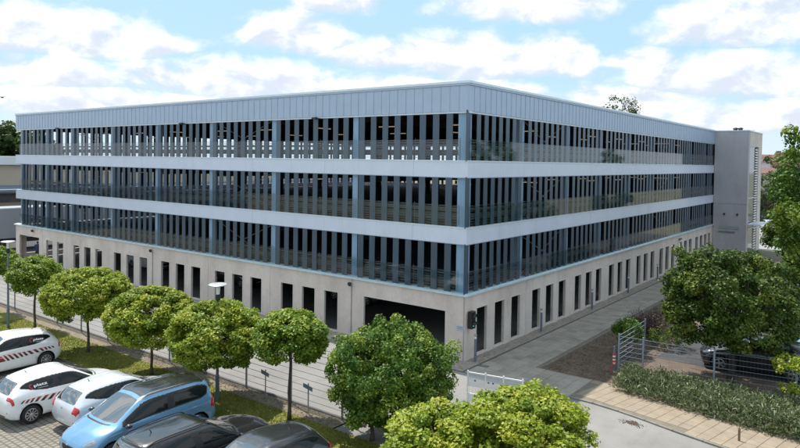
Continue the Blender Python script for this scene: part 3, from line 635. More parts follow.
# big field maple in the car park bed
t = thing('maple_tree', 'large broad dark-green maple behind the wire fence beside the building path', 'tree', (9.6, 4.75, 0), 0)
trunk_mesh(1.5, .15, 8, 2.2, 3.2).build('trunk', m_bark_d, t, smooth=True)
c = crown_pts(300, 1.98, 1.98, 1.70, 3.2, .32, .35, -.85, 30, 14., .14); c[:, 2] -= .10*c[:, 0]
leaves('crown', c, rng.uniform(.24, .44, 300), 150, .115, m_maple, t, .4, rng.beta(2, 2.6, 300), .85, .6)
def big_tree(base, h, r, lm, label, n=150, each=110, leaf=.3, cr=.9, rz=None, trunk=.25, name='broadleaf_tree', group=None, zc=None, lump=.28):
    t = thing(name, label, 'tree', (base[0], base[1], 0), 0, group)
    rz = rz or h*.38; zc = zc or h-rz
    trunk_mesh(zc-rz*.4, trunk, 7, r, zc, jitter=.1).build('trunk', m_bark_d, t, smooth=True)
    c = crown_pts(n, r, r, rz, zc, lump, .4, -.9, 14)
    leaves('crown', c, rng.uniform(cr*.6, cr*1.2, n), each, leaf, lm, t, .4, rng.beta(2, 2.4, n), .85, .6); return t
p = at_depth(838, 200, 38); big_tree((p.x, p.y), 10.0, 3.0, m_dense, 'tall dark broadleaf tree at the car park edge, taller than the maple by the fence', 220, 120, .2, .7, rz=4.2)
p = at_depth(822, 240, 42); big_tree((p.x, p.y), 6.2, 2.6, m_maple, 'rounded green tree between the big maple and the tall tree', 150, 120, .16, .5, rz=2.4)
p = at_depth(797, 200, 55); big_tree((p.x, p.y), 9.4, 1.5, m_far, 'slim tree in front of the red-roofed houses beyond the car park', 110, 100, .2, .6, rz=4)
p = at_depth(768, 160, 95); big_tree((p.x, p.y), 8.6, 2.2, m_far, 'small tree against the pale gable of the far house', 60, 80, .25, .7, rz=4)
p = at_depth(625, 110, 92); big_tree((p.x, p.y), 17.0, 2.6, m_far, 'tree whose sparse top pokes above the car park roof', 110, 60, .22, .8, rz=6, lump=.4)
# trees beyond the west hall
for i, (px, d, h, r, lm) in enumerate(((-14, 118, 13., 6, m_far2), (2, 112, 12.6, 5.5, m_far2), (14, 122, 13., 5.5, m_far), (30, 130, 12.2, 6, m_far2))):
    p = at_depth(px, 155, d); big_tree((p.x, p.y), h, r, lm, 'dark broadleaf tree in the row behind the beige hall and the car park', 60, 90, .8, 1.7, rz=h*.46, group='trees in a row behind the west hall')
# low green plants between tower and maple
for px, py, d, h, r, lm, lb in ((722, 262, 44, 2.6, 1.2, m_maple, 'green bush at the foot of the stair tower'), (760, 268, 46, 2.2, 1.6, m_far, 'low bush by the parked white cars beyond the tower'), (778, 262, 36, 3.2, 1.7, m_maple, 'bush at the edge of the far car park')):
    p = at_depth(px, py, d); t = thing('bush', lb, 'bush', (p.x, p.y, 0)); trunk_mesh(.4, .05, 5, r*.7, h*.5).build('stem', m_bark_d, t)
    c = crown_pts(60, r, r, h*.5, h*.5, .2, .4, -.95); leaves('foliage', c, rng.uniform(.25, .45, 60), 90, .16, lm, t, .4)
# brownish dry shrub by the path
m_dry = leaf_mat('dry_shrub_leaf', (.055, .035, .028), (.095, .065, .050), (.13, .11, .06), .2)
p = on_z(652, 336); t = thing('dry_shrub', 'brown twiggy bare shrub behind the corner of the wire fence', 'shrub', (p.x, p.y, 0))
b = MB()
for i in range(170):
    a = random.uniform(0, 6.28); rr = random.uniform(.1, .75); e = Vector((math.cos(a)*rr*1.2, math.sin(a)*rr*1.6, random.uniform(.5, 1.25))); o_ = Vector((math.cos(a)*rr*.35, math.sin(a)*rr*.5, 0))
    md = o_.lerp(e, .55)+Vector((random.uniform(-.1, .1), random.uniform(-.1, .1), .1)); b.tube(o_, md, .012, .008, 4); b.tube(md, e, .008, .003, 3)
    b.tube(md, e+Vector((random.uniform(-.3, .3), random.uniform(-.3, .3), random.uniform(-.1, .2))), .006, .003, 3)
tag(b.build('twigs', mat('dry_twig', (.11, .075, .06), .9), t), kind='stuff')
leaves('dry_leaves', crown_pts(60, .9, 1.1, .5, .75, .2, .4), rng.uniform(.15, .3, 60), 50, .06, m_dry, t, .3)
# light green shrub at the fence corner, yellow-green sapling over the fence
p = on_z(628, 356); t = thing('shrub', 'light green leafy shrub behind the fence corner post with the red and white tape', 'shrub', (p.x-.1, p.y+.2, 0))
trunk_mesh(.5, .03, 5, .5, 1.1).build('stem', m_bark, t)
c = crown_pts(50, .62, .62, .55, 1.05, .25, .4); leaves('foliage', c, rng.uniform(.12, .24, 50), 60, .085, m_dense, t, .4)
p = on_z(790, 410); t = thing('sapling', 'thin yellow-green sapling growing through the wire fence', 'sapling', (p.x, p.y, 0))
trunk_mesh(1.0, .018, 5, .5, 1.5).build('stem', m_bark, t)
c = np.concatenate([crown_pts(26, .5, .5, .26, 1.62, .3, .4), crown_pts(10, .45, .4, .2, .85, .3, .4)]); leaves('foliage', c, rng.uniform(.1, .2, 36), 42, .085, m_globe, t, .6)
p = on_z(690, 352); t = thing('shrub', 'low loose green shrub in the bed behind the fence, left of the dark parked car', 'shrub', (p.x-.9, p.y, 0)); trunk_mesh(.2, .02, 5, .5, .5).build('stem', m_bark, t)
c = crown_pts(40, .9, .8, .45, .5, .3, .4); leaves('foliage', c, rng.uniform(.15, .25, 40), 50, .07, m_maple, t, .4)
# silvery hedge along the pavement
m_hedge = leaf_mat('silver_leaf', (.07, .105, .035), (.165, .20, .085), (.46, .47, .34), .2)
hd = thing('hedge', 'low silvery-green narrow-leaved hedge along the tan pavement, below the wire fence', 'hedge', (0, 0, 0))
cs = []
for x in np.arange(6.45, 17.5, .19):
    f0 = .62-.165*(x-6.4); b0 = 2.55-.05*(x-6.4)
    for yy in np.arange(f0, b0, .21):
        cs.append((x+random.uniform(-.1, .1), yy+random.uniform(-.1, .1), random.uniform(.2, .56)*(1.0 if yy > f0+.2 else .55)))
cs = np.array(cs); k = len(cs); n_each = 60; n = k*n_each
c = np.repeat(cs, n_each, 0); a = rng.uniform(0, 6.28, n); tilt = rng.uniform(.15, 1.25, n); ln = rng.uniform(.10, .24, n)
d = np.stack([np.cos(a)*np.sin(tilt), np.sin(a)*np.sin(tilt), np.cos(tilt)], 1); p0 = c+rng.normal(0, 1, (n, 3))*np.array([.10, .10, .09]); p0[:, 2] = np.maximum(p0[:, 2], .03)
sd = np.cross(d, rng.normal(0, 1, (n, 3))); sd /= np.linalg.norm(sd, axis=1)[:, None]; w = (ln*.11)[:, None]
mid = p0+d*(ln*.55)[:, None]; tip = p0+d*ln[:, None]-np.array([0, 0, 1])*(ln*.25)[:, None]
v = np.stack([p0, mid+sd*w, tip, mid-sd*w], 1); f = (np.arange(n)[:, None, None]*4+np.array([[0, 1, 2], [0, 2, 3]])[None]).reshape(-1, 3)
tri_mesh('foliage', v.reshape(-1, 3), f, m_hedge, hd, {'tone': np.repeat(np.clip(rng.beta(1.6, 2.4, n), 0, 1), 4)})
b = MB()
for q in cs[::4]: b.tube((q[0], q[1], 0), (q[0]+random.uniform(-.1, .1), q[1]+random.uniform(-.1, .1), q[2]), .008, .004, 4)
tag(b.build('stems', m_bark, hd), kind='stuff')
# ------------------------------------------------------------------ fences, lamps, bollards, signs
def mesh_panel(L, h, pitch, gap=.05, r=.0045, vp=.2):
    b = MB(); z = .06
    while z < h: b.tube((0, -.008, z), (L, -.008, z), r, n=4); b.tube((0, .008, z), (L, .008, z), r, n=4); z += pitch
    n = int(L/vp)
    for i in range(n+1): b.tube((L*i/n, 0, .04), (L*i/n, 0, h), .0016, n=3)
    return b
def fence(name, label, pts, h, pitch, r=.0065, vp=.2, post_m=None, rod_m=None):
    t = thing(name, label, 'fence', (pts[0][0], pts[0][1], 0)); o0 = Vector((pts[0][0], pts[0][1], 0))
    pm = MB().box((-.03, -.02, 0), (.03, .02, h+.05)).box((-.033, -.023, h+.05), (.033, .023, h+.06)).mesh('post', post_m or m_post)
    for i, q in enumerate(pts):
        link('post', pm, t, Vector((q[0], q[1], 0))-o0)
        if i < len(pts)-1:
            d = Vector((pts[i+1][0]-q[0], pts[i+1][1]-q[1], 0)); L = d.length
            o = mesh_panel(L-.08, h, pitch, r=r, vp=vp).build('mesh_panel', rod_m or m_galv, t, loc=Vector((q[0], q[1], 0))-o0+d.normalized()*.04+Vector((d.y, -d.x, 0)).normalized()*.03, rz=math.atan2(d.y, d.x)); tag(o, kind='stuff')
    return t
xs = [.34, -2.12, -4.55]+[-4.55-2.5*k for k in range(1, 13)]
fence('wire_fence', 'grey double-rod wire fence between the lawn with round maples and the driveway', [(x, -8.17) for x in xs], 2.33, .235, .0055, vp=1.23, rod_m=m_post)
fence('wire_fence', 'low grey wire fence behind the silvery hedge, turning back along the soil bed', [(5.62, 6.6), (5.62, 3.15), (6.6, 3.2), (9.28, 3.27), (11.98, 3.7), (14.6, 3.6), (17.2, 3.5)], 1.5, .2, .0075, vp=.12, rod_m=mat('fence_rod', (.24, .28, .33), .5, .2), post_m=mat('post_steel_blue', (.30, .36, .43), .45, .3))
t = thing('tape_post', 'short fence post with red and white tape tied round it', 'post', (5.62, 2.6, 0))
MB().box((-.03, -.03, 0), (.03, .03, 1.15)).build('post', m_post, t)
m_red = mat('red_paint', (.55, .02, .02), .45, 0, .08, 6); b = MB(); b2 = MB()
for i in range(6): (b if i % 2 else b2).box((-.045, -.045, .42+.07*i), (.045, .045, .485+.07*i))
b.build('red_tape', m_red, t); b2.build('white_tape', m_white, t)
MB().add([(-.05, -.05, .5), (-.09, -.10, .18), (-.05, -.13, .16), (-.02, -.05, .48)], [(0, 1, 2, 3)]).build('tape_end', m_red, t)
# lamp posts with flat round hats
m_lglass = mat('lamp_glass', (.75, .76, .74), .25, 0, .03, 4)
def lamp(loc, h, label):
    t = thing('street_lamp', label, 'lamp', loc, 0, 'street lamps with flat round hats')
    MB().lathe([(.07, 0), (.07, .9), (.05, .95), (.045, h-.62)], 12).build('pole', m_post, t, smooth=False)
    MB().lathe([(.05, h-.62), (.085, h-.58), (.09, h-.42), (.05, h-.38)], 12).build('collar', m_dark, t)
    MB().lathe([(.06, h-.38), (.075, h-.2), (.075, h-.07)], 12).build('lantern', m_lglass, t)
    MB().lathe([(.02, h-.07), (.33, h-.055), (.34, h-.035), (.30, h-.01), (.06, h)], 24).build('hat', m_galv, t)
lamp((-4.30, -9.68, 0), 4.2, 'slim grey lamp post with flat round hat rising through a maple crown')
lamp((-20.7, -10.05, 0), 4.35, 'slim grey lamp post with flat round hat beside the smallest maple')
# bollard lights along the path
BL = 'bollard lights along the wall'
def bollard(y, x, label):
    t = thing('bollard_light', label, 'bollard', (x, y, 0), 0, BL)
    MB().lathe([(.075, 0), (.075, .02), (.058, .03), (.058, 1.02)], 14).build('post', m_post, t)
    MB().lathe([(.05, 1.02), (.05, 1.12)], 14).build('lens', m_lglass, t); MB().lathe([(.062, 1.12), (.062, 1.20), (.05, 1.22)], 14).build('cap', m_galv, t); return t
bollard(.24, .40, 'grey bollard light at the building corner below the traffic light')
bollard(6.82, .36, 'grey bollard light on the gravel, second from the building corner')
bollard(13.71, .36, 'grey bollard light on the gravel, third from the building corner')
bollard(20.14, .36, 'grey bollard light on the gravel, fourth from the building corner')
t = bollard(26.7, .36, 'grey bollard light with a red band near its top, fifth from the building corner'); MB().lathe([(.066, .93), (.066, 1.01)], 14).build('red_band', m_red, t)
# traffic light and plate on the corner
t = thing('traffic_light', 'black two-lamp traffic light showing green, fixed to the concrete corner', 'traffic light', (.0, .30, 1.42))
MB().box((.0, -.03, .2), (.08, .03, .26)).box((.0, -.03, .55), (.08, .03, .61)).build('bracket', m_galv, t)
MB().bbox((.06, -.16, 0), (.26, .16, .75), .02).build('housing', mat('signal_black', (.012, .012, .013), .4), t)
m_off = mat('lens_off', (.05, .012, .012), .25); m_on = mat('lens_green', (.02, .4, .28), .3, emit=(.05, .9, .62), estr=.55)
for z, mm in ((.54, m_off), (.2, m_on)):
    b = MB(); prof = [(.001, .272), (.07, .27), (.105, .262)]
    vs = []
    for r, x in prof:
        for i in range(14): a = 2*math.pi*i/14; vs.append((x, r*math.cos(a), z+r*math.sin(a)))
    b.add(vs, [(k*14+i, k*14+(i+1) % 14, (k+1)*14+(i+1) % 14, (k+1)*14+i) for k in range(2) for i in range(14)]); b.build('lens', mm, t)
    b = MB(); vs = []
    for x, s in ((.26, 0), (.44, .55)):
        for i in range(11): a = math.pi*(-.12+1.24*i/10); vs.append((x-(.10 if x > .3 and i in (0, 10) else 0), .125*math.cos(a), z+.125*math.sin(a)))
    b.add(vs, [(i, i+1, 12+i, 11+i) for i in range(10)]); b.build('visor', MATS['signal_black'], t)
t = thing('wall_plate', 'small pale plate with two grey text lines on the wall beside the traffic light', 'sign', (-.42, -.03, 1.33))
MB().box((0, 0, 0), (.42, .024, .20)).build('plate', mat('pale_plate', (.50, .55, .63), .4), t)
for z, w in ((.125, .30), (.05, .34)): MB().box((.04, -.004, z), (.04+w, .0, z+.035)).build('text_line', mat('plate_grey', (.25, .28, .34), .5), t)
# white sliding gate
a = Vector((2.75, -4.2, 0)); bq = Vector((4.72, -3.82, 0)); d = bq-a; L = d.length
t = thing('sliding_gate', 'low white gate with perforated panels standing on the driveway by the exit', 'gate', a, math.atan2(d.y, d.x))
m_gate = mat('gate_white', (.62, .66, .72), .45, .1, .05, 3)
for x in (0, L*.33, L*.66, L): MB().box((x-.022, -.022, 0), (x+.022, .022, 1.22)).build('post', m_white, t)
for i in range(3):
    for z0, z1 in ((.66, 1.12), (.06, .36)):
        q = MB(); nb = 24
        for k in range(nb): xa = L*i/3+.03+(L/3-.06)*k/nb; q.box((xa, -.006, z0), (xa+.013, .006, z1))
        o = tag(q.build('bar_panel', m_gate, t), kind='stuff')
        for k in range(2): MB().box((L*i/3+.25+.5*k, -.016, (z0+z1)/2-.022), (L*i/3+.31+.5*k, -.0125, (z0+z1)/2+.022)).build('hole', m_dark, o)
MB().box((-.0, -.02, 1.13), (L, .02, 1.17)).build('top_rail', m_white, t); MB().box((0, -.02, .38), (L, .02, .41)).build('middle_rail', m_white, t)
b = MB()
for i in range(int(L/.12)): b.box((.06+.12*i, -.006, .41), (.072+.12*i, .006, .66))
tag(b.build('bars', m_white, t), kind='stuff')
# parking bay markers
for x, y, lb in ((-3.15, -8.45, 'small double plate on a stake by the fence, behind the black estate car'), (-.92, -8.5, 'small double plate on a stake by the fence, behind the dark grey car')):
    t = thing('bay_marker', lb, 'sign', (x, y, 0), -.25, 'bay markers on stakes along the fence')
    MB().box((-.02, -.015, 0), (.02, .015, 1.06)).build('stake', m_galv, t)
    for s in (-1, 1): MB().box((.155*s-.145, -.032, .86), (.155*s+.145, -.017, 1.0)).build('plate', mat('marker_plate', (.22, .27, .33), .4), t)
p = on_z(739, 442); t = thing('stake', 'short brown wooden stake at the pavement edge before the hedge', 'stake', (p.x, p.y, 0)); MB().prism([(-.03, -.03), (.03, -.03), (.03, .03), (-.03, .03)], 0, .42).add([(-.03, -.03, .42), (.03, -.03, .42), (.03, .03, .42), (-.03, .03, .42), (0, 0, .50)], [(0, 1, 4), (1, 2, 4), (2, 3, 4), (3, 0, 4)]).build('stake_shaft', mat('stake_wood', (.20, .13, .085), .9), t)
# ------------------------------------------------------------------ cars
def cr(p0, p1, p2, p3, t, k=.42):
    m1 = (p2-p0)*k; m2 = (p3-p1)*k; t2 = t*t; t3 = t2*t
    return p1*(2*t3-3*t2+1)+m1*(t3-2*t2+t)+p2*(-2*t3+3*t2)+m2*(t3-t2)
# control net of a small hatchback (x from the tail, half width y, height z); columns: under, sill, flank, belt, rail, half, centre
NET = [
 [(.30,.50,.22),(.20,.72,.25),(.14,.68,.27),(.10,.54,.28),(.08,.42,.28),(.06,.2,.28),(.06,0,.28)],
 [(.35,.50,.20),(.30,.80,.24),(.09,.78,.50),(.03,.64,.55),(.01,.52,.56),(.0,.25,.57),(.0,0,.57)],
 [(.50,.50,.20),(.45,.82,.23),(.27,.85,.60),(.19,.79,.90),(.14,.64,.95),(.10,.3,.965),(.09,0,.97)],
 [(.90,.50,.20),(.80,.82,.22),(.78,.865,.62),(.70,.83,.965),(.58,.555,1.305),(.50,.28,1.37),(.48,0,1.385)],
 [(1.60,.50,.20),(1.60,.83,.22),(1.60,.87,.62),(1.60,.845,.945),(1.50,.60,1.42),(1.5,.3,1.465),(1.5,0,1.475)],
 [(2.30,.50,.20),(2.30,.83,.22),(2.30,.87,.62),(2.35,.845,.925),(2.15,.585,1.375),(2.07,.3,1.43),(2.04,0,1.44)],
 [(3.00,.50,.20),(3.00,.83,.22),(3.00,.86,.60),(2.98,.82,.885),(2.88,.70,.975),(3.02,.38,1.005),(3.06,0,1.015)],
 [(3.55,.50,.20),(3.58,.80,.22),(3.64,.80,.56),(3.58,.74,.745),(3.60,.60,.815),(3.70,.3,.84),(3.74,0,.85)],
 [(3.70,.50,.20),(3.80,.72,.22),(3.86,.68,.45),(3.91,.56,.58),(3.95,.45,.62),(3.98,.22,.63),(4.0,0,.64)],
 [(3.72,.48,.2),(3.78,.66,.2),(3.84,.6,.21),(3.88,.5,.22),(3.91,.4,.22),(3.93,.2,.22),(3.94,0,.22)]]
WHEELS = {}
def wheel_meshes(r, style):
    k = (round(r, 3), style)
    if k not in WHEELS:
        ty = MB().lathe([(r*.62, -.10), (r*.95, -.10), (r, -.07), (r, .07), (r*.95, .10), (r*.62, .10)], 28, axis='y').mesh('tyre', mat('tyre_rubber', (.018, .018, .019), .85), smooth=True)
        b = MB(); b.lathe([(r*.66, -.085), (r*.66, .102), (r*.60, .106), (r*.58, .07)], 28, axis='y', mi=0)
        n = {'steel': 9, 'alloy': 5, 'alloy10': 10}[style]
        for i in range(n):
            a = 2*math.pi*i/n; w = .16 if style == 'steel' else (.13 if n == 10 else .22)
            ca, sa = math.cos(a), math.sin(a); R0, R1 = r*.12, r*.62
            q = []
            for yy in (.075, .105):
                for rr, ww in ((R0, w*.7), (R1, w)):
                    for s in (-1, 1): q.append((rr*ca-s*ww*r*.5*sa, yy, rr*sa+s*ww*r*.5*ca))
            b.add(q, [(4, 5, 7, 6), (0, 2, 3, 1), (0, 1, 5, 4), (2, 6, 7, 3), (0, 4, 6, 2), (1, 3, 7, 5)])
        b.lathe([(r*.16, .07), (r*.16, .112), (r*.10, .118)], 14, axis='y')
        b.lathe([(r*.57, .02), (r*.57, .03)], 20, axis='y', mi=1)
        rm = b.mesh('rim', mat('rim_silver', (.55, .56, .58), .3, .8, .05, 6), m_dark)
        WHEELS[k] = (ty, rm)
    return WHEELS[k]
m_glass = mat('car_glass', (.010, .013, .015), .03, 0, .1, 2, spec=.5, rvar=.0, ior=1.42)
m_screen = mat('windscreen_glass', (.012, .016, .019), .03, 0, .1, 2, spec=.9, rvar=.0, coat=.5, ior=2.4)
m_black = mat('black_plastic', (.016, .016, .017), .55, 0, .15, 20)
m_tail = mat('tail_light_red', (.52, .010, .012), .12, 0, .2, 12, coat=1.)
m_head = mat('head_light', (.35, .37, .39), .08, .5, .3, 14, coat=1.)
m_plate = mat('number_plate', (.70, .70, .68), .4)
m_chrome = mat('chrome', (.62, .63, .65), .15, 1.)
def paint(name, col, metal=0., rough=.28, var=.03): return mat('car_paint_'+name, col, rough, metal, var, 1.5, coat=1., rvar=.04)
def make_car(label, pos, heading, paint_m, L=4.0, W=1.74, H=1.47, roof_m=None, net_edit=None, wr=.305, wheels='alloy', rails=False, livery=None, cat='car', name='parked_car', group=None, detail=2, axles=(.72, 3.22), glass_rear=2.72, wag=False, tail=(1.74, 2.04, 2.35, 4.35)):
    t = thing(name, label, cat, pos, heading, group)
    net = [[list(p) for p in row] for row in NET]
    if net_edit: net_edit(net)
    P = np.array(net); sx, sy, sz = L/4.0, W/1.74, H/1.475
    P[..., 0] = P[..., 0]*sx-L/2; P[..., 1] *= sy; P[..., 2] = .2+(P[..., 2]-.2)*sz*(1.47-.2*0)/1.47 if False else P[..., 2]*sz
    nu, nv = P.shape[:2]
    def S(u, v, side=1):
        if v > nv-1: v = 2*(nv-1)-v; side = -side
        i = min(int(u), nu-2); j = min(int(v), nv-2); a, b_ = u-i, v-j; rows = []
        for k in range(i-1, i+3):
            kk = min(max(k, 0), nu-1); r = P[kk]
            q = lambda jj: (r[jj] if 0 <= jj < nv else (r[0] if jj < 0 else r[2*(nv-1)-jj]*np.array([1, -1, 1])))
            rows.append(cr(q(j-1), q(j), q(j+1), q(j+2), b_))
        p = cr(rows[0], rows[1], rows[2], rows[3], a); p = p.copy(); p[1] = abs(p[1])*side if v < nv-1-1e-9 else 0; return p
    def Nn(u, v, side=1):
        e = .02; v2 = min(v, 2*(nv-1)-.01)
        du = S(min(u+e, nu-1.001), v2, side)-S(max(u-e, 0), v2, side); dv = S(u, v2+e, side)-S(u, max(v2-e, 0), side)
        n = np.cross(du, dv); n = n/(np.linalg.norm(n)+1e-9)
        c = S(u, v2, side)-np.array([0, 0, .6]); 
        return n if n@c > 0 else -n
    # body shell
    mu, mv = (6, 5) if detail > 1 else (3, 3)
    us = np.linspace(0, nu-1, (nu-1)*mu+1); us[-1] -= 1e-6; vs_ = np.linspace(0, 2*(nv-1), 2*(nv-1)*mv+1)
    b = MB(); vs = [tuple(S(u, v)) for u in us for v in vs_]; w = len(vs_)
    fs = [(i*w+j, (i+1)*w+j, (i+1)*w+j+1, i*w+j+1) for i in range(len(us)-1) for j in range(w-1)]
    fs += [(i*w+w-1, (i+1)*w+w-1, (i+1)*w, i*w) for i in range(len(us)-1)]          # belly
    fs.append(tuple(range(w))); fs.append(tuple((len(us)-1)*w+j for j in range(w))[::-1])
    b.add(vs, fs); me = b.mesh('body', paint_m, smooth=True)
    bm = bmesh.new(); bm.from_mesh(me); bmesh.ops.recalc_face_normals(bm, faces=bm.faces); bm.to_mesh(me); bm.free()
    ax = [a*sx-L/2 for a in axles]; hw = P[4, 2, 1]
    if detail > 1:
        body = link('body', me, t); cut = MB()
        for a in ax:
            for s in (-1, 1): cut.lathe([(wr*1.17, -.16), (wr*1.17, .16)], 30, (a, s*(hw-.10), wr+.01), axis='y')
        cme = cut.mesh('cutter', m_black); bmc = bmesh.new(); bmc.from_mesh(cme); bmesh.ops.recalc_face_normals(bmc, faces=bmc.faces); bmc.to_mesh(cme); bmc.free()
        co = bpy.data.objects.new('cutter', cme); COL.objects.link(co); co.parent = t
        md = body.modifiers.new('arch', 'BOOLEAN'); md.operation = 'DIFFERENCE'; md.object = co; md.solver = 'EXACT'; md.material_mode = 'TRANSFER'
        bpy.context.view_layer.update(); dg = bpy.context.evaluated_depsgraph_get()
        nm = bpy.data.meshes.new_from_object(body.evaluated_get(dg)); body.modifiers.clear(); body.data = nm; bpy.data.objects.remove(co)
    else: body = link('body', me, t)
    def patch(nm, m, u0, u1, v0, v1, off=.006, side=1, n1=10, n2=6, parent=None, rnd=0.):
        g = []; f0 = v0 if callable(v0) else (lambda u: v0); f1 = v1 if callable(v1) else (lambda u: v1)
        for i in range(n1+1):
            u = u0+(u1-u0)*i/n1
            for j in range(n2+1):
                v = f0(u)+(f1(u)-f0(u))*j/n2; edge = i in (0, n1) or j in (0, n2)
                g.append(tuple(S(u, v, side)+Nn(u, v, side)*(off if not edge else -.004)))
        k = n2+1; q = MB().add(g, [(i*k+j, (i+1)*k+j, (i+1)*k+j+1, i*k+j+1) for i in range(n1) for j in range(n2)])
        return q.build(nm, m, parent or t, smooth=True)
    nvc = nv-1
    # glazing
    patch('windscreen', m_screen, 5.10, 5.93, 4.10, 2*nvc-4.10, n1=12, n2=14)
    patch('rear_window', m_screen, 2.06, 2.90, 4.18, 2*nvc-4.18, n1=8, n2=14)
    bel = lambda u: 3.10+max(0, (3.4-u))*.0
    gr = glass_rear
    for s in (1, -1):
        lo = (lambda u: 3.13+(max(0, 3.6-u)/(3.6-gr))**1.7*.58) if not wag else (lambda u: 3.13+(max(0, 3.2-u)/(3.2-gr))**2*.3); hi = lambda u: 3.87-(max(0, 3.3-u)/(3.3-gr))**1.5*.12
        patch('side_window', m_glass, gr, 3.93, lo, hi, side=s, n1=12)
        patch('side_window', m_glass, 4.0, 5.74, lambda u: 3.13, lambda u: 3.86-max(0, u-5)*.12, side=s, n1=12)
        if detail > 1:
            patch('window_surround', m_black, gr-.05, 5.82, lambda u: max(3.05, lo(max(u, gr))-.07), lambda u: min(3.93, hi(max(u, gr))+.07) if u < 4 else 3.92-max(0, u-5)*.12, .0025, s, 22)
            for uu in (2.98, 4.0, 5.78): patch('door_seam', m_black, uu-.006, uu+.006, 1.35, 3.0, .0025, s, 1, 8)
            patch('body_crease', paint_m, 2.25, 6.6, lambda u: 2.56+.02*(u-2.25), lambda u: 2.70+.01*(u-2.25), .012, s, 24, 2)
            patch('sill_trim', m_black, 3.0, 5.9, .55, 1.12, .004, s, 10, 3)
            patch('door_handle', paint_m, 3.12, 3.30, 2.62, 2.72, .03, s, 4, 2); patch('door_handle', paint_m, 4.1, 4.3, 2.6, 2.70, .03, s, 4, 2)
        patch('tail_light', m_tail, *tail, .012, s, 6, 6)
        patch('head_light', m_head, 7.02, 7.72, 2.75, 3.75, .012, s, 6, 6)
        patch('fog_recess', m_black, 8.05, 8.45, 2.3, 3.4, .006, s, 4, 4)
        patch('reflector', m_tail, .72, .95, 2.25, 2.7, .008, s, 2, 2)
        # door mirror
        c = S(5.62, 3.0, s); q = MB(); 
        for k, (dx, sc) in enumerate(((-.06, .75), (-.03, 1.), (.05, .85), (.10, .35))):
            for i in range(8): a = 2*math.pi*i/8; q.v.append((c[0]+dx, c[1]+s*(.13+.095*sc*math.cos(a)), c[2]+.07+.065*sc*math.sin(a)))
        for k in range(3): q.f += [(k*8+i, k*8+(i+1) % 8, k*8+8+(i+1) % 8, k*8+8+i) for i in range(8)]
        q.f += [tuple(range(8)), tuple(range(24, 32))]; q.m = [0]*len(q.f); q.tube((c[0], c[1]-s*.03, c[2]+.03), (c[0], c[1]+s*.1, c[2]+.05), .02, n=5)
        q.build('door_mirror', roof_m or paint_m, t, smooth=True)
    patch('grille', m_black, 8.02, 8.5, 4.6, 2*nvc-4.6, .008, n1=4, n2=10)
    patch('lower_grille', m_black, 8.6, 8.88, 3.6, 2*nvc-3.6, .006, n1=3, n2=10)
    patch('number_plate', m_plate, .60, .86, 5.05, 2*nvc-5.05, .012, n1=2, n2=6); patch('number_plate', m_plate, 8.42, 8.58, 5.05, 2*nvc-5.05, .016, n1=2, n2=6)
    patch('rear_skirt', m_black, .05, .42, 3.2, 2*nvc-3.2, .004, n1=3, n2=12)
    if detail > 1:
        patch('tailgate_seam', m_black, 1.46, 1.48, 3.6, 2*nvc-3.6, .003, n1=1, n2=14); patch('bonnet_seam', m_black, 6.9, 6.912, 3.3, 2*nvc-3.3, .003, n1=1, n2=14) if False else None
        patch('rear_spoiler', roof_m or paint_m, 2.93, 3.06, 4.2, 2*nvc-4.2, .022, n1=3, n2=12)
        patch('badge', m_chrome, 1.62, 1.76, 5.80, 2*nvc-5.80, .012, n1=3, n2=4); patch('badge', m_chrome, 7.93, 8.1, 5.78, 2*nvc-5.78, .016, n1=3, n2=4)
        patch('rear_wiper', m_black, 2.2, 2.24, 5.0, 2*nvc-5.7, .02, n1=1, n2=8); patch('scuttle', m_black, 5.95, 6.08, 4.3, 2*nvc-4.3, .005, n1=2, n2=14)
        for va, vb in ((4.6, 5.5), (5.7, 6.6)): patch('wiper', m_black, 5.86, 5.90, va, vb, .02, n1=1, n2=6)
        c = S(3.45, nvc); MB().tube((c[0], 0, c[2]-.01), (c[0]-.06, 0, c[2]+.10), .016, .006, 6).build('aerial', m_black, t)
    if roof_m:
        patch('roof', roof_m, 2.96, 5.06, 3.98, 2*nvc-3.98, .004, n1=16, n2=18)
    if rails:
        for s in (1, -1):
            pts = [S(u, 4.12, s)+np.array([0, 0, .045 if 3.15 < u < 4.85 else -.0]) for u in np.linspace(3.08, 4.95, 12)]; q = MB()
            for A, B in zip(pts, pts[1:]): q.tube(A, B, .016, n=6, cap=True)
            q.build('roof_rail', m_chrome if rails == 'chrome' else m_black, t)
    ty, rm = wheel_meshes(wr, wheels)
    for a in ax:
        for s in (1, -1):
            o = link('wheel', ty, t, (a, s*(hw-.105), wr)); o.rotation_euler.z = 0 if s > 0 else math.pi
            link('rim', rm, o)
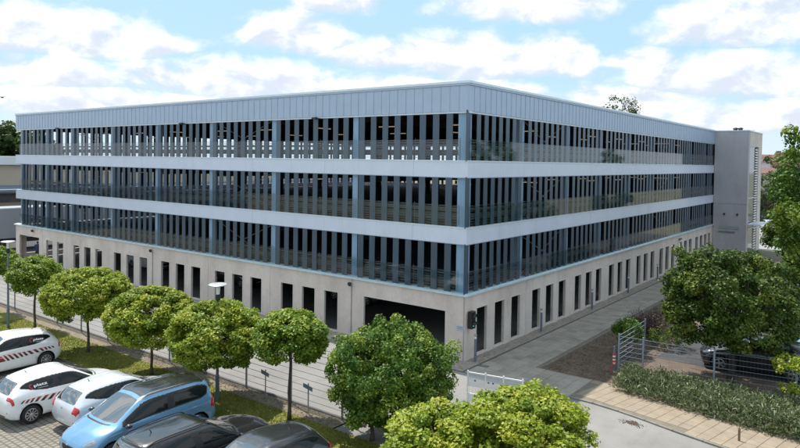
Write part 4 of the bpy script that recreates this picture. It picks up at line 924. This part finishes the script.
    if livery:
        m_lr = [mat('livery_red', (.52, .015, .02), .35, coat=.6), mat('livery_dark_red', (.20, .008, .012), .35, coat=.6), mat('livery_black', (.02, .016, .018), .35, coat=.6)]
        for s in (1, -1):
            for k in range(11):
                u = 2.45+.235*k; h = .22+.062*k; vb = 2.36-.045*k
                for q, (a, c) in enumerate(((0., .45), (.45, .72), (.72, 1.))):
                    g = []
                    for i in range(2):
                        for j in range(3):
                            f = a+(c-a)*j/2; uu = u+i*.125-(1-f)*.0+(f)*.20-.1; vv = vb+h*(1-f) if False else vb+h*f
                            g.append(tuple(S(uu, vv, s)+Nn(uu, vv, s)*.006))
                    MB().add(g, [(0, 3, 4, 1), (1, 4, 5, 2)]).build('stripe', m_lr[2-q], t)
            g = []; n1 = 8
            for i in range(n1+1):
                for j in range(5):
                    f = j/4; uu = 5.02+.62*i/n1+f*.2-.1; vv = 1.92+.72*f; g.append(tuple(S(uu, vv, s)+Nn(uu, vv, s)*.006))
            q = MB().add(g, [(i*5+j, (i+1)*5+j, (i+1)*5+j+1, i*5+j+1) for i in range(n1) for j in range(4)]); q.m = [0 if (k % 4) > 1 else 1 for k in range(len(q.f))]
            q.build('door_panel', [m_lr[0], m_lr[1]], t)
            # lettering on the rear side window
            def put(me_txt, u0, v0, ku, kv, mm, nm, slant=0.):
                co = [v.co.copy() for v in me_txt.vertices]; out = []
                for v in co:
                    uu = (u0+v.x*ku) if s < 0 else (u0-v.x*ku); vv = v0+v.y*kv; out.append(tuple(S(uu, vv, s)+Nn(uu, vv, s)*.011))
                MB().add(out, [tuple(p.vertices) for p in me_txt.polygons]).build(nm, mm, t)
            mid_u = 3.42
            put(TXT['platz'], mid_u-.17*(1 if s < 0 else -1), 3.42, .27, .27, m_white, 'lettering')
            ar = MB(); g = []
            for i in range(13):
                a = R_(70+200*i/12)
                for rr in (.26, .34): g.append((rr*math.cos(a), rr*math.sin(a), 0))
            ar.add(g, [(2*i, 2*i+1, 2*i+3, 2*i+2) for i in range(12)]); put(ar.mesh('arc'), mid_u-.22*(1 if s < 0 else -1), 3.50, .27, .40, m_lr[0], 'logo_arc')
            un = MB().add([(.35, 0, 0), (1.5, 0, 0), (1.5, .06, 0), (.35, .06, 0)], [(0, 1, 2, 3)]); put(un.mesh('line'), mid_u-.17*(1 if s < 0 else -1), 3.305, .27, .22, m_white, 'underline')
            put(TXT['platz'], 5.25, 2.42, .12, .16, m_white, 'small_lettering')
    return t
TXT = {}
cu = bpy.data.curves.new('platz', 'FONT'); cu.body = 'platz'; cu.size = .8; cu.offset = .012; cu.resolution_u = 2
co = bpy.data.objects.new('platz', cu); COL.objects.link(co); bpy.context.view_layer.update()
TXT['platz'] = bpy.data.meshes.new_from_object(co.evaluated_get(bpy.context.evaluated_depsgraph_get())); bpy.data.objects.remove(co)
UPY, DNY = math.pi/2, -math.pi/2
white = paint('white', (.76, .77, .78)); silver = paint('silver_white', (.66, .69, .73), .25); bluep = paint('light_blue', (.155, .335, .53), .3, .24); blackp = paint('black', (.010, .010, .012)); greyp = paint('anthracite', (.022, .023, .027), .2)
def e_mpv(n):   # taller glasshouse, windscreen far forward
    for r in n:
        for p in r:
            if p[2] > .85: p[2] = .85+(p[2]-.85)*1.02
    n[3][4][2] = 1.36; n[3][5][2] = 1.42; n[3][6][2] = 1.43; n[3][4][0] = .34; n[3][5][0] = .27; n[3][6][0] = .25; n[3][3][0] = .58
    n[5][4][0] = 2.30; n[5][5][0] = 2.26; n[5][6][0] = 2.24; n[6][4][0] = 3.10; n[6][5][0] = 3.25; n[6][6][0] = 3.28; n[6][3][0] = 3.14; n[6][2][0] = 3.10
    for j in range(3, 7): n[4][j][2] += .0
def e_wagon(n):
    n[3][4][2] = 1.36; n[3][5][2] = 1.42; n[3][6][2] = 1.43
    n[3][4][0] = .36; n[3][5][0] = .28; n[3][6][0] = .26; n[3][3][0] = .55
    for j in (4, 5, 6): n[3][j][2] -= .02
    n[5][4][0] = 2.02; n[5][5][0] = 1.96; n[5][6][0] = 1.94; n[6][4][0] = 2.68; n[6][5][0] = 2.80; n[6][6][0] = 2.84; n[6][3][0] = 2.8
ROW = 'cars parked in the bays by the lawn'
make_car('white hatchback with red and black stripes, its tail towards the lawn', (-13.62, -13.05, 0), DNY, white, 4.0, 1.76, 1.48, livery=True, wheels='steel', group=ROW)
make_car('white hatchback with red stripes parked nose to the lawn beside the silver-white hatchback', (-8.02, -13.45, 0), UPY, white, 4.04, 1.76, 1.47, livery=True, wheels='alloy10', group=ROW)
make_car('plain silver-white hatchback without stripes parked nose to the lawn', (-5.66, -12.55, 0), UPY, silver, 3.97, 1.72, 1.45, wheels='alloy', tail=(1.5, 2.05, 2.62, 4.2), group=ROW)
make_car('light blue people carrier with black roof, nose away from the lawn', (-3.15, -13.35, 0), DNY, bluep, 4.4, 1.86, 1.66, roof_m=paint('roof_black', (.012, .012, .014)), net_edit=e_mpv, wag=True, tail=(1.7, 2.25, 2.3, 3.4), rails='chrome', wr=.35, group=ROW)
make_car('black estate car with roof rails parked nose to the lawn', (-.45, -13.25, 0), UPY, blackp, 4.65, 1.84, 1.49, net_edit=e_wagon, wag=True, rails='black', wr=.33, group=ROW)
make_car('dark grey hatchback with its tail to the lawn, beside the black estate car', (1.98, -13.25, 0), DNY, greyp, 4.25, 1.80, 1.48, roof_m=None, wr=.32, group=ROW)
# cars in the lot behind the hedge
LOT = 'cars in the lot behind the big maple'
make_car('black car parked in the shade behind the fence under the big maple', (10.15, 6.9, 0), math.pi+.12, blackp, 4.3, 1.8, 1.48, wr=.32, group=LOT)
make_car('light blue car beside the black car in the lot under the trees', (12.6, 10.2, 0), math.pi+.3, bluep, 4.3, 1.8, 1.5, wr=.32, group=LOT)
make_car('white car parked farther back in the lot under the trees', (12.2, 17.0, 0), math.pi+.3, white, 4.3, 1.8, 1.5, wr=.32, group=LOT, detail=1)
INS = 'cars parked inside the ground storey'
for x, y, mm, lb in ((-11.4, 6.2, greyp, 'dark car inside the ground storey, behind the openings next to the exit'), (-21.2, 4.8, blackp, 'black car inside the ground storey, behind the middle openings'), (-31.5, 4.6, white, 'white car inside the ground storey, behind the openings near the west entrance')):
    make_car(lb, (x, y, .02), 0., mm, 4.2, 1.78, 1.47, wr=.31, group=INS, detail=1)
FAR = 'cars on the street beyond the stair tower'
for px, py, mm, lb, hd_ in ((770.5, 231, white, 'white car parked in front on the street beyond the stair tower', -1.2), (777, 227.5, silver, 'second pale car parked behind the white one beyond the stair tower', -1.2), (763.5, 217, blackp, 'black car on the street beyond the stair tower', -1.3), (768, 198.5, greyp, 'dark car far up the street near the dark wall', -1.3), (766, 226, white, 'pale car half hidden by the edge of the stair tower', -1.2)):
    p = on_z(px, py); make_car(lb, (p.x, p.y, 0), hd_, mm, 4.3, 1.8, 1.48, wr=.32, group=FAR, detail=1)
# ------------------------------------------------------------------ background west: hall, truck, person
m_beige = mat('beige_render', (.50, .42, .33), .9, 0, .07, .4, coords='World'); m_roofw = mat('white_roof_sheet', (.72, .74, .76), .5, 0, .05, .4, coords='World'); m_winb = mat('far_window', (.08, .10, .12), .1, 0, .2, 2)
h = thing('hall', 'long low beige hall with white roof edge beyond the west end of the car park', 'building', (-66, 8, 0), 0)
MB().box((-14, -50, 0), (0, 70, 7.6)).build('wall', m_beige, h)
MB().box((-14.6, -50.6, 7.6), (.5, 70.6, 8.55)).build('roof', m_roofw, h)
MB().add([(0.01, -50, 5.0), (2.6, -50, 4.6), (2.6, 70, 4.6), (.01, 70, 5.0), (.01, -50, 5.25), (2.6, -50, 4.85), (2.6, 70, 4.85), (.01, 70, 5.25)], [(0, 3, 2, 1), (4, 5, 6, 7), (0, 1, 5, 4), (1, 2, 6, 5), (2, 3, 7, 6)]).build('canopy', mat('canopy_blue', (.15, .2, .27), .5), h)
for k in range(20): MB().box((.004, -48+5.8*k, 3.3), (.06, -44+5.8*k, 4.3)).build('window', m_winb, h)
MB().box((.005, -50, .02), (.35, 70, 2.4)).build('loading_base', mat('base_dark', (.06, .065, .075), .8), h)
p = at_depth(3, 238, 60)
t = thing('truck', 'white truck cab with a long grey box trailer parked west of the car park', 'truck', (-50.5, -.6, 0), UPY)
m_tr = mat('trailer_grey', (.30, .33, .37), .5, .1, .06, .5)
MB().bbox((0.4, -1.25, 1.15), (12.5, 1.25, 3.9), .05).build('trailer', m_tr, t)
MB().box((.4, -1.27, 3.82), (12.5, -1.251, 3.9)).build('trailer_rail', m_white, t)
cab = MB().prism([(-2.1, .55), (-2.15, 1.7), (-1.75, 3.1), (-.9, 3.75), (-.1, 3.85), (-.1, .55)], -1.22, 1.22)
cab.v = [(x, z, y) for x, y, z in cab.v]; cb_ = cab.build('cab', m_white, t)
MB().add([(-2.17, -1.05, 1.75), (-2.17, 1.05, 1.75), (-1.78, 1.0, 3.0), (-1.78, -1.0, 3.0)], [(0, 1, 2, 3)]).build('windscreen', m_glass, cb_)
MB().box((-1.7, -1.235, 1.8), (-.8, -1.222, 2.8)).build('side_window', m_glass, cb_)
wt = MB().lathe([(.3, -.15), (.5, -.15), (.5, .15), (.3, .15)], 20, axis='y').mesh('wheel', mat('tyre_rubber', (.02,)*3))
for x in (-1.3, 1.6, 8.6, 9.9, 11.2):
    for s in (-1, 1): link('wheel', wt, t, (x, s*1.05, .5))
MB().box((-.6, -.9, .7), (12.2, .9, 1.12)).build('chassis', m_dark, t)
# person in the west opening of the car park
p = on_z(37.5, 240.6, 1.76)
t = thing('person', 'person in dark blue jacket standing in the car park opening by the corner', 'person', (p.x, p.y, 0), .6)
SK = [(0, 0, .95, .15, .11), (0, 0, 1.18, .15, .10), (0, 0, 1.38, .17, .10), (0, 0, 1.50, .06, .06), (0, .01, 1.60, .075, .085), (0, .01, 1.72, .07, .08),
      (.20, 0, 1.40, .06, .06), (.26, .02, 1.14, .045, .045), (.25, .10, .92, .035, .035), (-.20, 0, 1.40, .06, .06), (-.26, .02, 1.14, .045, .045), (-.25, .10, .92, .035, .035),
      (.10, 0, .86, .09, .09), (.11, .03, .48, .06, .06), (.11, 0, .08, .045, .05), (.12, .14, .04, .04, .03), (-.10, 0, .86, .09, .09), (-.11, .03, .48, .06, .06), (-.11, 0, .08, .045, .05), (-.12, .14, .04, .04, .03)]
ED = [(0, 1), (1, 2), (2, 3), (3, 4), (4, 5), (2, 6), (6, 7), (7, 8), (2, 9), (9, 10), (10, 11), (0, 12), (12, 13), (13, 14), (14, 15), (0, 16), (16, 17), (17, 18), (18, 19)]
me = bpy.data.meshes.new('body'); me.from_pydata([s[:3] for s in SK], ED, [])
ob = link('body', me, t); sk = ob.modifiers.new('skin', 'SKIN'); sl = me.skin_vertices[0].data if me.skin_vertices else None
if sl is None:
    bm = bmesh.new(); bm.from_mesh(me); bm.verts.layers.skin.verify(); bm.to_mesh(me); bm.free(); sl = me.skin_vertices[0].data
for i, s in enumerate(SK): sl[i].radius = (s[3], s[4]); sl[i].use_root = (i == 0)
sb_ = ob.modifiers.new('sub', 'SUBSURF'); sb_.levels = sb_.render_levels = 1
bpy.context.view_layer.update(); nm = bpy.data.meshes.new_from_object(ob.evaluated_get(bpy.context.evaluated_depsgraph_get())); ob.modifiers.clear(); ob.data = nm
nm.materials.clear()
for mm in (mat('jacket', (.025, .04, .09), .8), mat('trousers', (.02, .022, .03), .8), mat('skin', (.42, .26, .19), .6), mat('hair', (.02, .014, .01), .6)): nm.materials.append(mm)
for pl in nm.polygons:
    z = pl.center.z; pl.use_smooth = True; pl.material_index = 1 if z < .93 and abs(pl.center.x) < .2 else (3 if z > 1.70 or (z > 1.56 and pl.center.y < -.01) else (2 if z > 1.47 or (z < .97 and abs(pl.center.x) > .2) else 0))
# a bird
p = at_depth(2, 97.5, 60); t = thing('bird', 'tiny dark bird gliding in the pale sky left of the car park roof', 'bird', p, .6)
MB().lathe([(.01, -.22), (.06, -.1), (.07, .05), (.03, .2), (.005, .26)], 8, axis='y').build('body', m_dark, t, smooth=True)
for s in (1, -1): MB().add([(s*.04, .08, .03), (s*.28, .10, .12), (s*.55, -.05, .06), (s*.26, -.06, .10), (s*.04, -.08, .02)], [(0, 1, 2, 3, 4)]).build('wing', m_dark, t)
# ------------------------------------------------------------------ background east: houses at the end of the street
m_rt = mat('red_tile', (.17, .085, .075), .85, 0, .15, 1, coords='World'); m_hw = mat('pale_blue_render', (.60, .68, .74), .9, 0, .04, .5, coords='World'); m_pink = mat('pink_render', (.50, .30, .30), .9, 0, .05, .5, coords='World'); m_cream = mat('cream_render', (.58, .50, .40), .9, 0, .05, .5, coords='World')
def house(p, w, d, hw, hr, rz, wall_m, label, wins=3, floors=2):
    t = thing('house', label, 'house', (p.x, p.y, 0), rz); MB().box((-w/2, -d/2, 0), (w/2, d/2, hw)).build('wall', wall_m, t)
    e = .5; b = MB().add([(-w/2-e, -d/2-e, hw), (w/2+e, -d/2-e, hw), (w/2+e, d/2+e, hw), (-w/2-e, d/2+e, hw), (-w/2-e, 0, hw+hr), (w/2+e, 0, hw+hr)], [(0, 1, 5, 4), (2, 3, 4, 5), (1, 2, 5), (3, 0, 4), (0, 3, 2, 1)]); rf = b.build('roof', m_rt, t)
    MB().box((w*.2, -.4, hw+hr*.5), (w*.2+.7, .4, hw+hr+.7)).build('chimney', m_rt, rf)
    for f in range(floors):
        for k in range(wins):
            x = -w/2+w*(k+.5)/wins; o = MB().box((x-.55, -d/2-.05, .9+2.9*f), (x+.55, -d/2-.005, 2.3+2.9*f)).build('window', m_winb, t); MB().box((x-.65, -d/2-.15, .8+2.9*f), (x+.65, -d/2-.02, .88+2.9*f)).build('sill', m_white, o)
            o = MB().box((w/2+.005, -d/2+d*(k+.5)/wins-.5, .9+2.9*f), (w/2+.05, -d/2+d*(k+.5)/wins+.5, 2.3+2.9*f)).build('window', m_winb, t)
    return t
house(at_depth(758, 170, 128), 16, 9, 9.6, 1.4, YAW-.2, m_hw, 'pale blue house with red tiled roof beyond the end of the street', 4, 3)
house(at_depth(818, 170, 112), 11, 9, 9.6, 1.9, YAW+.15, m_pink, 'pinkish house with red roof showing above the tall tree', 3, 3)
house(at_depth(764, 170, 108), 9, 7, 7.6, .9, YAW-.3, m_cream, 'low cream building at the end of the street in front of the pale blue house', 3, 2)
p = at_depth(770, 196, 100); t = thing('wall', 'dark wall across the end of the street', 'wall', (p.x, p.y, 0), YAW-.2); MB().box((-12, -.2, 0), (12, .2, 4.6)).build('panel', m_dark, t); MB().box((-12.1, -.25, 4.6), (12.1, .25, 4.75)).build('coping', m_galv, t)
